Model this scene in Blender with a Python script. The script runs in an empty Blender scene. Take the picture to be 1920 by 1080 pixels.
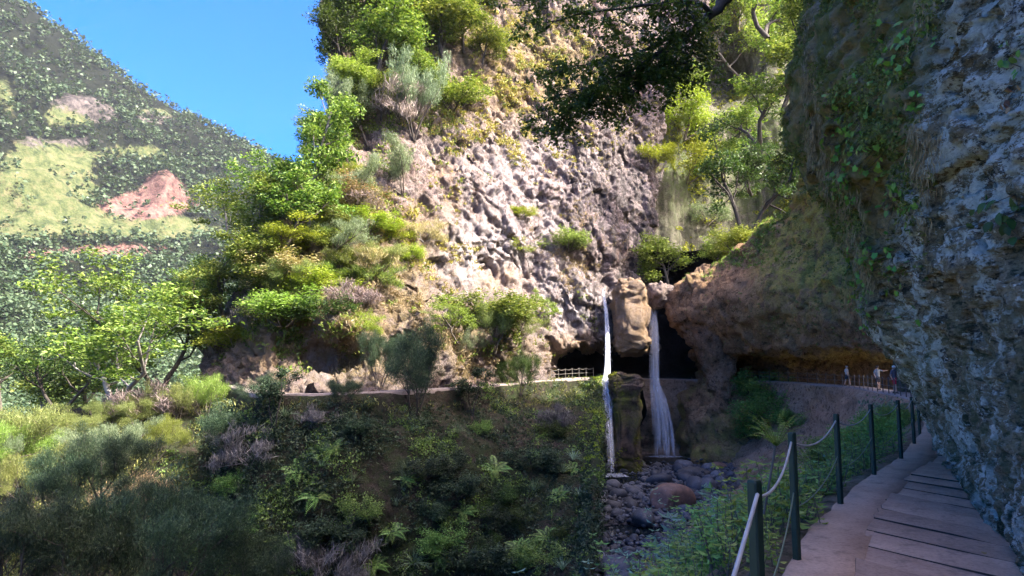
import bpy, math, random
import numpy as np
from mathutils import Vector, Matrix

S = bpy.context.scene
COL = S.collection
RNG = np.random.default_rng(7)
random.seed(7)

# ------------------------------------------------------------------ camera
F = 1251.0
CAMZ = 1.6
PITCH = math.atan(150 / F)
CP, SP = math.cos(PITCH), math.sin(PITCH)
cd = bpy.data.cameras.new('camera')
cam = bpy.data.objects.new('camera', cd)
COL.objects.link(cam)
cam.location = (0, 0, CAMZ)
cam.rotation_euler = (math.pi / 2 + PITCH, 0, 0)
cd.sensor_width = 36
cd.lens = 36 * F / 1920
cd.clip_start = 0.05
cd.clip_end = 8000
S.camera = cam

# ------------------------------------------------------------------ light
SUN = np.array([0.62, -0.25, 0.74]); SUN /= np.linalg.norm(SUN)
SUN_EL = math.asin(SUN[2]); SUN_AZ = math.atan2(SUN[0], SUN[1])
w = bpy.data.worlds.new('World'); S.world = w; w.use_nodes = True
wn = w.node_tree
bg = wn.nodes['Background']
sky = wn.nodes.new('ShaderNodeTexSky'); sky.sky_type = 'NISHITA'; sky.sun_disc = False
sky.sun_elevation = SUN_EL; sky.sun_rotation = SUN_AZ
sky.air_density = 0.45; sky.dust_density = 5.0; sky.ozone_density = 2.0
hs = wn.nodes.new('ShaderNodeHueSaturation'); hs.inputs['Saturation'].default_value = 1.9
hs.inputs['Hue'].default_value = 0.506
wn.links.new(sky.outputs[0], hs.inputs['Color'])
wn.links.new(hs.outputs[0], bg.inputs['Color'])
bg.inputs['Strength'].default_value = 0.15
ld = bpy.data.lights.new('sun', 'SUN'); ld.energy = 2.9; ld.angle = math.radians(0.53); ld.color = (1.0, 0.955, 0.87)
sun = bpy.data.objects.new('sun', ld); COL.objects.link(sun)
sun.rotation_euler = Vector(-SUN).to_track_quat('-Z', 'Y').to_euler()
sun.location = (60, -40, 120)
S.view_settings.view_transform = 'Standard'; S.view_settings.look = 'None'
S.view_settings.gamma = 1; S.view_settings.use_curve_mapping = False
S.view_settings.exposure = 2.7
cy = S.cycles
cy.use_denoising = True
try: cy.denoiser = 'OPENIMAGEDENOISE'
except Exception: pass
cy.max_bounces = 7; cy.diffuse_bounces = 4; cy.glossy_bounces = 2; cy.transmission_bounces = 4
cy.transparent_max_bounces = 10; cy.volume_bounces = 0; cy.sample_clamp_indirect = 4
cy.caustics_reflective = False; cy.caustics_refractive = False

# ------------------------------------------------------------------ pixel <-> place
def P(px, py, Y):
    a = (px - 960) / F; b = (540 - py) / F
    dy = CP - b * SP; dz = SP + b * CP
    t = Y / dy
    return np.array([a * t, Y, CAMZ + dz * t])
def G(px, py, z):
    a = (px - 960) / F; b = (540 - py) / F
    dy = CP - b * SP; dz = SP + b * CP
    t = (z - CAMZ) / dz
    return np.array([a * t, dy * t, z])
def proj(p):
    p = np.asarray(p, float)
    x = p[..., 0]; y = p[..., 1]; z = p[..., 2] - CAMZ
    d = np.maximum(y * CP + z * SP, 1e-3); u = -y * SP + z * CP
    return 960 + F * x / d, 540 - F * u / d

# ------------------------------------------------------------------ noise
def _h(ix, iy, iz, seed):
    n = (ix.astype(np.int64) * 374761393 + iy.astype(np.int64) * 668265263 + iz.astype(np.int64) * 2147483647 + seed * 1274126177) & 0xffffffff
    n = ((n ^ (n >> 13)) * 1274126177) & 0xffffffff
    n = ((n ^ (n >> 16)) * 2246822519) & 0xffffffff
    return ((n ^ (n >> 15)) & 0xffff).astype(np.float32) / 32767.5 - 1.0
def vnoise(p, seed=0):
    p = np.asarray(p, np.float64)
    i = np.floor(p); f = (p - i).astype(np.float32)
    f = f * f * f * (f * (f * 6 - 15) + 10)
    i = i.astype(np.int64)
    x, y, z = i[..., 0], i[..., 1], i[..., 2]
    fx, fy, fz = f[..., 0], f[..., 1], f[..., 2]
    r = 0
    for dx in (0, 1):
        wx = fx if dx else 1 - fx
        for dy in (0, 1):
            wy = fy if dy else 1 - fy
            for dz in (0, 1):
                wz = fz if dz else 1 - fz
                r = r + wx * wy * wz * _h(x + dx, y + dy, z + dz, seed)
    return r
def fbm(p, scale, oct=4, seed=0, rough=0.5, stretch=(1, 1, 1), ridged=False):
    q = np.asarray(p) * (np.array(stretch) / scale)
    s = 0; a = 1; tot = 0
    for o in range(oct):
        n = vnoise(q + 17.3 * o, seed + o * 13)
        if ridged: n = 1 - 2 * np.abs(n)
        s = s + a * n; tot += a; a *= rough; q = q * 2.03
    return s / tot
def cells(p, scale, seed=0, stretch=(1, 1, 1)):
    """broken-rock noise: a flat random level for each irregular cell, and the distance to the cell edge"""
    q = np.asarray(p) * (np.array(stretch) / scale); i = np.floor(q).astype(np.int64)
    best = np.full(q.shape[:-1], 9e9); second = best.copy(); val = np.zeros(q.shape[:-1], np.float32)
    for dx in (-1, 0, 1):
        for dy in (-1, 0, 1):
            for dz in (-1, 0, 1):
                c = i + np.array([dx, dy, dz]); x, y, z = c[..., 0], c[..., 1], c[..., 2]
                f = np.stack([_h(x, y, z, seed), _h(x, y, z, seed + 5), _h(x, y, z, seed + 9)], -1) * .45 + .5
                d = ((c + f - q) ** 2).sum(-1); v = _h(x, y, z, seed + 21)
                m = d < best
                second = np.where(m, best, np.minimum(second, d)); val = np.where(m, v, val); best = np.where(m, d, best)
    return val, np.sqrt(second) - np.sqrt(best)
def broken(p, scale, seed, stretch=(1, 1, 1), crack=.5):
    v, e = cells(p, scale, seed, stretch); return v - crack * (1 - sstep(0, .22, e))
def sstep(a, b, x):
    t = np.clip((x - a) / (b - a), 0, 1); return t * t * (3 - 2 * t)
def blob(px, py, cx, cy_, rx, ry):
    return np.exp(-(((px - cx) / rx) ** 2 + ((py - cy_) / ry) ** 2))

# ------------------------------------------------------------------ mesh helpers
def mesh(name, V, Fc, smooth=True, attrs=None):
    V = np.asarray(V, np.float32); Fc = np.asarray(Fc, np.int32)
    me = bpy.data.meshes.new(name)
    n, k = Fc.shape
    me.vertices.add(len(V)); me.vertices.foreach_set('co', V.ravel())
    me.loops.add(n * k); me.loops.foreach_set('vertex_index', Fc.ravel())
    me.polygons.add(n); me.polygons.foreach_set('loop_start', np.arange(0, n * k, k, dtype=np.int32))
    me.polygons.foreach_set('use_smooth', np.full(n, smooth, bool))
    if attrs:
        for k_, v in attrs.items():
            a = me.attributes.new(k_, 'FLOAT', 'POINT'); a.data.foreach_set('value', np.asarray(v, np.float32).ravel())
    me.update(calc_edges=True); me.validate()
    return me
def tag(o, label=None, cat=None, group=None, kind=None):
    if label: o['label'] = label
    if cat: o['category'] = cat
    if group: o['group'] = group
    if kind: o['kind'] = kind
    return o
def obj(name, me, m=None, parent=None):
    o = bpy.data.objects.new(name, me); COL.objects.link(o)
    if m and me is not None:
        if not me.materials: me.materials.append(m)
        if me.materials[0] != m:
            o.material_slots[0].link = 'OBJECT'; o.material_slots[0].material = m
    if parent: o.parent = parent
    return o
def empty(name, loc=(0, 0, 0), rz=0, sc=(1, 1, 1)):
    o = bpy.data.objects.new(name, None); COL.objects.link(o)
    o.location = loc; o.rotation_euler = (0, 0, rz); o.scale = sc; o.empty_display_size = .2
    return o
def gridfaces(nv, nu):
    i = np.arange(nv - 1)[:, None] * nu + np.arange(nu - 1)[None, :]
    return np.stack([i, i + nu, i + nu + 1, i + 1], -1).reshape(-1, 4)
def hermite(A, t, tt):
    A = np.asarray(A, float); t = np.asarray(t, float)
    m = np.gradient(A, t, axis=0)
    k = np.clip(np.searchsorted(t, tt, side='right') - 1, 0, len(t) - 2)
    h = (t[k + 1] - t[k]); s = (tt - t[k]) / h
    sh = (-1,) + (1,) * (A.ndim - 1)
    h = h.reshape(sh); s = s.reshape(sh)
    return ((2 * s**3 - 3 * s**2 + 1) * A[k] + (s**3 - 2 * s**2 + s) * h * m[k]
            + (-2 * s**3 + 3 * s**2) * A[k + 1] + (s**3 - s**2) * h * m[k + 1])
def lattice(rows, nu, nv, cap=None):
    A = np.array(rows, float)
    du = np.linalg.norm(np.diff(A, axis=1), axis=2).mean(0); dv = np.linalg.norm(np.diff(A, axis=0), axis=2).mean(1)
    if cap: du = np.minimum(du, cap); dv = np.minimum(dv, cap)
    tu = np.r_[0, np.cumsum(du)]; tv = np.r_[0, np.cumsum(dv)]
    B = hermite(A, tv, np.linspace(0, tv[-1], nv))
    B = hermite(B.transpose(1, 0, 2), tu, np.linspace(0, tu[-1], nu)).transpose(1, 0, 2)
    return B
def gnorm(B, toward=None):
    du = np.gradient(B, axis=1); dv = np.gradient(B, axis=0)
    n = np.cross(dv, du); n /= np.linalg.norm(n, axis=-1, keepdims=True) + 1e-9
    if toward is not None:
        c = np.asarray(toward) - B
        if ((n * c).sum(-1) > 0).mean() < .5: n = -n
    return n
CAMP = np.array([0, 0, CAMZ])
def sheet(name, B, m, attrs=None, smooth=True, flip=False):
    nv, nu = B.shape[:2]
    f = gridfaces(nv, nu)
    if flip: f = f[:, ::-1]
    return obj(name, mesh(name, B.reshape(-1, 3), f, smooth, attrs), m)
def tube(pts, rad, k=6, cap=True):
    pts = np.asarray(pts, float); n = len(pts)
    rad = np.broadcast_to(np.asarray(rad, float), (n,))
    T = np.gradient(pts, axis=0); T /= np.linalg.norm(T, axis=1, keepdims=True) + 1e-9
    up = np.array([0, 0, 1.0]) if abs(T[:, 2]).mean() < .8 else np.array([1.0, 0, 0])
    A = np.cross(T, up); A /= np.linalg.norm(A, axis=1, keepdims=True) + 1e-9
    Bn = np.cross(T, A)
    a = np.arange(k) / k * 2 * math.pi
    V = pts[:, None] + rad[:, None, None] * (np.cos(a)[None, :, None] * A[:, None] + np.sin(a)[None, :, None] * Bn[:, None])
    V = V.reshape(-1, 3)
    f = []
    i = np.arange(n - 1)[:, None] * k + np.arange(k)[None, :]
    j = np.arange(n - 1)[:, None] * k + (np.arange(k)[None, :] + 1) % k
    f = np.stack([i, j, j + k, i + k], -1).reshape(-1, 4)
    return V, f
def join(parts):
    Vs, Fs, o = [], [], 0
    for V, f in parts:
        Vs.append(V); Fs.append(np.asarray(f) + o); o += len(V)
    return np.concatenate(Vs), np.concatenate(Fs)
def boxm(cx, cy_, cz, sx, sy, sz):
    V = np.array([[x, y, z] for x in (-1, 1) for y in (-1, 1) for z in (-1, 1)], float) * [sx / 2, sy / 2, sz / 2] + [cx, cy_, cz]
    f = np.array([[0, 1, 3, 2], [4, 6, 7, 5], [0, 4, 5, 1], [2, 3, 7, 6], [0, 2, 6, 4], [1, 5, 7, 3]])
    return V, f
def unit(v): 
    v = np.asarray(v, float); return v / (np.linalg.norm(v, axis=-1, keepdims=True) + 1e-9)
def leaves(C, A, B, bend=0.0):
    """diamond leaf faces: centre C, half-length vectors A, half-width vectors B"""
    N = len(C)
    if bend:
        nrm = unit(np.cross(A, B)) * (np.linalg.norm(A, axis=1, keepdims=True) * bend)
    else: nrm = 0
    V = np.stack([C - A + nrm * -.5, C + B + nrm * .3, C + A + nrm * -1.0, C - B + nrm * .3], 1).reshape(-1, 3)
    return V, np.arange(N * 4).reshape(-1, 4)
def rdir(n, rng=None):
    rng = rng or RNG
    return unit(rng.normal(size=(n, 3)))

# ------------------------------------------------------------------ materials
class Mt:
    def __init__(s, name):
        s.m = bpy.data.materials.new(name); s.m.use_nodes = True
        s.nt = s.m.node_tree; s.b = s.nt.nodes['Principled BSDF']; s.out = s.nt.nodes['Material Output']
        s.tc = None
    def n(s, t, **kw):
        x = s.nt.nodes.new(t)
        for k, v in kw.items():
            if hasattr(x, k) and k not in x.inputs: setattr(x, k, v)
        for k, v in kw.items():
            if k in x.inputs:
                if isinstance(v, bpy.types.NodeSocket): s.nt.links.new(v, x.inputs[k])
                else: x.inputs[k].default_value = v
        return x
    def co(s, stretch=(1, 1, 1), rot=(0, 0, 0)):
        if s.tc is None: s.tc = s.nt.nodes.new('ShaderNodeTexCoord')
        if stretch == (1, 1, 1) and rot == (0, 0, 0): return s.tc.outputs['Object']
        mp = s.n('ShaderNodeMapping', Scale=stretch, Rotation=rot)
        s.nt.links.new(s.tc.outputs['Object'], mp.inputs['Vector'])
        return mp.outputs[0]
    def noise(s, scale, detail=5, rough=.6, dist=0., stretch=(1, 1, 1)):
        return s.n('ShaderNodeTexNoise', Vector=s.co(stretch), Scale=scale, Detail=detail, Roughness=rough, Distortion=dist).outputs[0]
    def vor(s, scale, stretch=(1, 1, 1), out=0, feature='F1'):
        return s.n('ShaderNodeTexVoronoi', feature=feature, Vector=s.co(stretch), Scale=scale).outputs[out]
    def ramp(s, fac, stops, interp='LINEAR'):
        r = s.nt.nodes.new('ShaderNodeValToRGB'); r.color_ramp.interpolation = interp
        e = r.color_ramp.elements
        while len(e) < len(stops): e.new(0.5)
        for i, (p, c) in enumerate(stops):
            e[i].position = p
            e[i].color = (c, c, c, 1) if isinstance(c, (int, float)) else (*c, 1)
        s.nt.links.new(fac, r.inputs[0]); return r.outputs[0]
    def mix(s, fac, a, b, mode='MIX'):
        x = s.nt.nodes.new('ShaderNodeMix'); x.data_type = 'RGBA'; x.blend_type = mode
        for sock, v in ((x.inputs[0], fac), (x.inputs[6], a), (x.inputs[7], b)):
            if isinstance(v, bpy.types.NodeSocket): s.nt.links.new(v, sock)
            elif isinstance(v, (int, float)): sock.default_value = v if sock == x.inputs[0] else (v, v, v, 1)
            else: sock.default_value = (*v, 1)
        return x.outputs[2]
    def math(s, op, a, b=0.0):
        x = s.nt.nodes.new('ShaderNodeMath'); x.operation = op
        for i, v in enumerate((a, b)):
            if isinstance(v, bpy.types.NodeSocket): s.nt.links.new(v, x.inputs[i])
            else: x.inputs[i].default_value = v
        return x.outputs[0]
    def attr(s, name):
        return s.n('ShaderNodeAttribute', attribute_name=name).outputs['Fac']
    def set(s, **kw):
        for k, v in kw.items():
            k = k.replace('_', ' ')
            if isinstance(v, bpy.types.NodeSocket): s.nt.links.new(v, s.b.inputs[k])
            else: s.b.inputs[k].default_value = v if not isinstance(v, tuple) or len(v) != 3 else (*v, 1)
        return s
    def bump(s, h, strength=.5, dist=.1):
        x = s.n('ShaderNodeBump', Height=h, Strength=strength, Distance=dist)
        s.nt.links.new(x.outputs[0], s.b.inputs['Normal']); return s

def leafmat(name, cols, trans=.35, rough=.5, spec=.3):
    """foliage: colour varies leaf by leaf and in broad patches, some light passes through"""
    M = Mt(name)
    ri = M.n('ShaderNodeNewGeometry').outputs['Random Per Island']
    c = M.ramp(ri, [(i / (len(cols) - 1), c) for i, c in enumerate(cols)])
    oi = M.n('ShaderNodeObjectInfo').outputs['Random']
    hsv = M.n('ShaderNodeHueSaturation', Color=c)
    M.nt.links.new(M.math('ADD', M.math('MULTIPLY', oi, .05), .475), hsv.inputs['Hue'])
    M.nt.links.new(M.math('ADD', M.math('MULTIPLY', oi, .35), .85), hsv.inputs['Value'])
    c = hsv.outputs[0]
    M.set(Base_Color=c, Roughness=rough, Specular_IOR_Level=spec)
    tr = M.n('ShaderNodeBsdfTranslucent'); 
    M.nt.links.new(M.mix(1.0, c, (1.1, 1.12, .65), 'MULTIPLY'), tr.inputs['Color'])
    mx = M.n('ShaderNodeMixShader', Fac=trans)
    M.nt.links.new(M.b.outputs[0], mx.inputs[1]); M.nt.links.new(tr.outputs[0], mx.inputs[2])
    M.nt.links.new(mx.outputs[0], M.out.inputs['Surface'])
    return M.m

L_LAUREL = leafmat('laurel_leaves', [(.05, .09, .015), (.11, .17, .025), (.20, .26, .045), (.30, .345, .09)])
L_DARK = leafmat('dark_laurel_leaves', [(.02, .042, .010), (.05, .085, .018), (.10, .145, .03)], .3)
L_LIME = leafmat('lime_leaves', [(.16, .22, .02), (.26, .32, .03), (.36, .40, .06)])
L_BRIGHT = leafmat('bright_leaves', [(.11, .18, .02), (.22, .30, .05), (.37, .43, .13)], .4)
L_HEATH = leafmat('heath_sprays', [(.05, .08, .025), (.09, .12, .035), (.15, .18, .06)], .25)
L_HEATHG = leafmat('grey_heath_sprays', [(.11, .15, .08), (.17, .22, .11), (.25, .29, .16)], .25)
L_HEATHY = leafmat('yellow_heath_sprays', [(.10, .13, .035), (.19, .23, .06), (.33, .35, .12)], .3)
L_SHADE = leafmat('shade_toned_heath_sprays', [(.016, .032, .016), (.038, .066, .032), (.095, .13, .062)], .25)  # darker heath leaves, slope shade put into the colour
L_NEAR = leafmat('bank_leaves', [(.09, .17, .04), (.16, .27, .06), (.26, .37, .10)], .35, .45)
L_PALE = leafmat('pale_blue_green_leaves', [(.11, .20, .12), (.18, .28, .18), (.28, .38, .24)], .3, .45)
L_STRAW = leafmat('dry_straw', [(.20, .15, .07), (.32, .25, .12), (.42, .35, .20)], .25, .7)
L_DRY = leafmat('dry_twigs', [(.17, .13, .11), (.27, .21, .18), (.36, .30, .26)], .1, .8)
L_DRYB = leafmat('grey_dead_twigs', [(.09, .08, .075), (.15, .135, .125), (.22, .20, .19)], .1, .8)
L_YGR = leafmat('yellow_succulent_leaves', [(.22, .23, .04), (.34, .33, .06), (.44, .42, .12)], .3)
L_CANOPY = leafmat('canopy_leaves', [(.04, .085, .015), (.08, .14, .025), (.14, .22, .045)], .45, .35, .4)
L_FOREST = leafmat('forest_leaves', [(.035, .055, .022), (.055, .078, .032), (.085, .105, .05)], .15)
L_IVY = leafmat('ivy_leaves', [(.08, .18, .025), (.16, .30, .04), (.27, .42, .08)], .3, .4)

def bark(name, c1, c2):
    M = Mt(name)
    M.set(Base_Color=M.ramp(M.noise(6, 4, .6, stretch=(1, 1, .3)), [(.3, c1), (.7, c2)]), Roughness=.9)
    M.bump(M.noise(20, 4, .6, stretch=(1, 1, .3)), .5, .03)
    return M.m
B_DARK = bark('dark_bark', (.035, .028, .022), (.085, .07, .055))
B_GREY = bark('grey_bark', (.16, .14, .12), (.34, .31, .28))
B_MID = bark('brown_bark', (.075, .06, .048), (.17, .14, .11))

# --- rock
def rock_cliff():
    M = Mt('sunlit_lava_rock')
    n1 = M.noise(.10, 6, .65, .8); n2 = M.noise(.9, 7, .7, .4); n3 = M.noise(3.4, 10, .8, 0, stretch=(1, 1, .6)); n4 = M.noise(9, 8, .8)
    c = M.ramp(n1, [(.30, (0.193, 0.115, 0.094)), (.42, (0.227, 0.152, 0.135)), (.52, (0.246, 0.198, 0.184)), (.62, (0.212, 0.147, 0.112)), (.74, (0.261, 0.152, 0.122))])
    c = M.mix(M.ramp(n2, [(.40, 0), (.62, .75)]), c, (0.318, 0.253, 0.243))
    c = M.mix(M.ramp(n4, [(.54, 0), (.66, .7)]), c, (0.386, 0.332, 0.314))
    c = M.mix(M.ramp(n3, [(.42, .95), (.475, 0)]), c, (.035, .027, .024))
    c = M.mix(M.ramp(n4, [(.41, .85), (.46, 0)]), c, (.05, .038, .034))
    w = M.attr('white')
    lich = M.ramp(M.noise(2.2, 6, .75, stretch=(1, 1, .45)), [(.42, 0), (.52, 1)])
    c = M.mix(M.math('MULTIPLY', w, lich), c, (0.425, 0.387, 0.382))
    soil = M.attr('soil')
    sc = M.ramp(M.noise(1.3, 6, .7), [(.3, (.11, .075, .043)), (.5, (.25, .185, .10)), (.7, (.34, .27, .15))])
    c = M.mix(M.math('MULTIPLY', soil, M.ramp(M.noise(.7, 5, .7), [(.35, .2), (.55, 1)])), c, sc)
    st = M.attr('streak')
    sk = M.ramp(M.noise(1.1, 5, .6, .3, stretch=(1, 1, .10)), [(.46, 0), (.56, 1)])
    c = M.mix(M.math('MULTIPLY', st, sk), c, (.10, .085, .08))
    och = M.attr('ochre')
    c = M.mix(M.math('MULTIPLY', och, M.ramp(M.noise(.8, 5, .7), [(.35, .15), (.6, .9)])), c, (.34, .22, .115))
    M.set(Base_Color=c, Roughness=.92, Specular_IOR_Level=.2)
    h = M.math('ADD', M.math('MULTIPLY', M.noise(2.6, 10, .78), 1.0), M.math('MULTIPLY', M.noise(11, 6, .75), .35))
    M.bump(h, 1.0, .5)
    return M.m
R_CLIFF = rock_cliff()

def rock_shade(name, cols, moss, mosscol, streakcol=None, bumpscale=2.5, bdist=.3):
    M = Mt(name)
    c = M.ramp(M.noise(.25, 6, .65, .5), [(.28, cols[0]), (.5, cols[1]), (.72, cols[2])])
    c = M.mix(M.ramp(M.noise(2.6, 10, .82), [(.42, .85), (.485, 0)]), c, tuple(x * .25 for x in cols[0]))
    c = M.mix(M.ramp(M.noise(5.5, 9, .82), [(.53, 0), (.60, .55)]), c, tuple(min(.75, x * 1.5) for x in cols[2]))
    if streakcol:
        sk = M.ramp(M.noise(.9, 5, .6, .2, stretch=(1, 1, .07)), [(.45, 0), (.60, .85)])
        c = M.mix(sk, c, streakcol)
    if moss:
        mk = M.math('MULTIPLY', M.attr('moss'), M.ramp(M.noise(1.0, 6, .7), [(.36, 0), (.55, 1)]))
        mc = M.ramp(M.noise(6, 4, .7), [(.3, tuple(x * .45 for x in mosscol)), (.7, mosscol)])
        c = M.mix(mk, c, mc)
    M.set(Base_Color=c, Roughness=.9, Specular_IOR_Level=.25)
    M.bump(M.math('ADD', M.noise(bumpscale, 10, .8), M.math('MULTIPLY', M.noise(bumpscale * 3.5, 6, .8), .35)), 1.0, bdist * 1.5)
    return M.m
R_OVER = rock_shade('brown_overhang_rock', [(.20, .11, .055), (.32, .19, .10), (.46, .30, .175)], True, (.56, .48, .11))
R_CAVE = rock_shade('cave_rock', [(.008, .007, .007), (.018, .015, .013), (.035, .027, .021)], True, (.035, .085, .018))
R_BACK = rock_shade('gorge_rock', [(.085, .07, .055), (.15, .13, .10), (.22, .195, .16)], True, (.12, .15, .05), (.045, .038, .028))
R_PILLAR = rock_shade('pillar_rock', [(.19, .105, .055), (.29, .175, .10), (.40, .27, .175)], True, (.26, .20, .06))
R_MOSSY = rock_shade('mossy_rock', [(.05, .035, .028), (.09, .065, .05), (.14, .105, .085)], True, (.26, .27, .03), None, 5, .15)
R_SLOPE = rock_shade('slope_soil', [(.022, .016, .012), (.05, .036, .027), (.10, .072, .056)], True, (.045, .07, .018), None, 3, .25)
R_BANK = rock_shade('bank_soil', [(.22, .14, .09), (.36, .24, .165), (.46, .34, .25)], True, (.09, .11, .03), None, 4, .15)
R_BED = rock_shade('gravel_bed', [(.05, .048, .05), (.09, .085, .09), (.13, .12, .125)], False, None, None, 7, .12)

def rock_near():
    M = Mt('near_wall_rock')
    ST = (.65, .4, 1.0)
    n1 = M.noise(1.1, 8, .75, .2, stretch=ST); n2 = M.noise(6, 10, .8, 0, stretch=ST); n3 = M.noise(28, 8, .85, 0, stretch=ST)
    c = M.ramp(n1, [(.30, (.13, .095, .058)), (.45, (.25, .20, .14)), (.56, (.36, .295, .215)), (.72, (.20, .145, .09))])
    c = M.mix(M.ramp(n3, [(.52, 0), (.60, .8)]), c, (.46, .39, .30))
    c = M.mix(M.ramp(n3, [(.42, .85), (.48, 0)]), c, (.05, .042, .034))
    c = M.mix(M.ramp(n2, [(.43, .97), (.485, 0)]), c, (.022, .018, .015))
    c = M.mix(1.0, c, (1.20, 1.04, .86), 'MULTIPLY')
    # pale lichen in runs down the face
    run = M.ramp(M.noise(1.1, 6, .7, 0, stretch=(.8, .5, .20)), [(.46, 0), (.50, 1)])
    pat = M.ramp(M.noise(6.5, 10, .8, 0, stretch=(.65, .4, .8)), [(.485, 0), (.505, 1)])
    l = M.math('MULTIPLY', M.math('MULTIPLY', run, pat), M.attr('lichen'))
    c = M.mix(l, c, M.ramp(M.noise(45, 6, .85, 0, stretch=ST), [(.42, (.66, .60, .51)), (.54, (.93, .88, .78))]))
    spk = M.ramp(M.noise(11, 9, .82, 0, stretch=ST), [(.575, 0), (.59, .95)])
    c = M.mix(M.math('MULTIPLY', spk, M.attr('lichen')), c, (.90, .84, .73))
    mk = M.math('MULTIPLY', M.attr('moss'), M.ramp(M.noise(3.0, 6, .7, stretch=(1, 1, .4)), [(.36, 0), (.52, 1)]))
    mc = M.ramp(M.noise(2.2, 5, .7, stretch=(1, 1, .3)), [(.3, (.09, .09, .02)), (.45, (.23, .21, .05)), (.58, (.38, .25, .10)), (.75, (.48, .33, .16))])
    c = M.mix(mk, c, mc)
    gr = M.math('MULTIPLY', M.attr('green'), M.ramp(M.noise(4.0, 6, .7), [(.42, 0), (.6, .8)]))
    c = M.mix(gr, c, (.12, .135, .045))
    M.set(Base_Color=c, Roughness=.85, Specular_IOR_Level=.3)
    h = M.math('ADD', M.math('MULTIPLY', n2, 1.5), M.math('MULTIPLY', n3, .35))
    M.bump(h, 1.0, .11)
    return M.m
R_NEAR = rock_near()

TONE = {L_LAUREL.name: 'green', L_DARK.name: 'dark green', L_LIME.name: 'lime green', L_BRIGHT.name: 'bright green', L_HEATHG.name: 'grey green', L_HEATHY.name: 'yellowish', L_SHADE.name: 'bluish green',
        L_NEAR.name: 'fresh green', L_PALE.name: 'pale bluish', L_STRAW.name: 'straw coloured', L_DRY.name: 'dry brown', L_DRYB.name: 'dead grey'}
def tone(m): return TONE.get(m.name, 'green')

# ================================================================== THE SETTING
def interp(tab, y):
    a = np.array(tab, float); return np.interp(y, a[:, 0], a[:, 1])

# ---- ground to the horizon
V, f = join([(np.array([[-1090, -95, -75], [390, -95, -75], [390, 1390, -75], [-1090, 1390, -75.]]), np.array([[0, 1, 2, 3]]))])
Mg = Mt('valley_ground'); Mg.set(Base_Color=Mg.ramp(Mg.noise(.02, 6), [(.3, (.06, .08, .03)), (.7, (.14, .15, .06))]), Roughness=.95)
tag(obj('ground', mesh('ground', V, f), Mg.m), 'green valley floor reaching to the horizon', 'ground', kind='structure')

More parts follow.
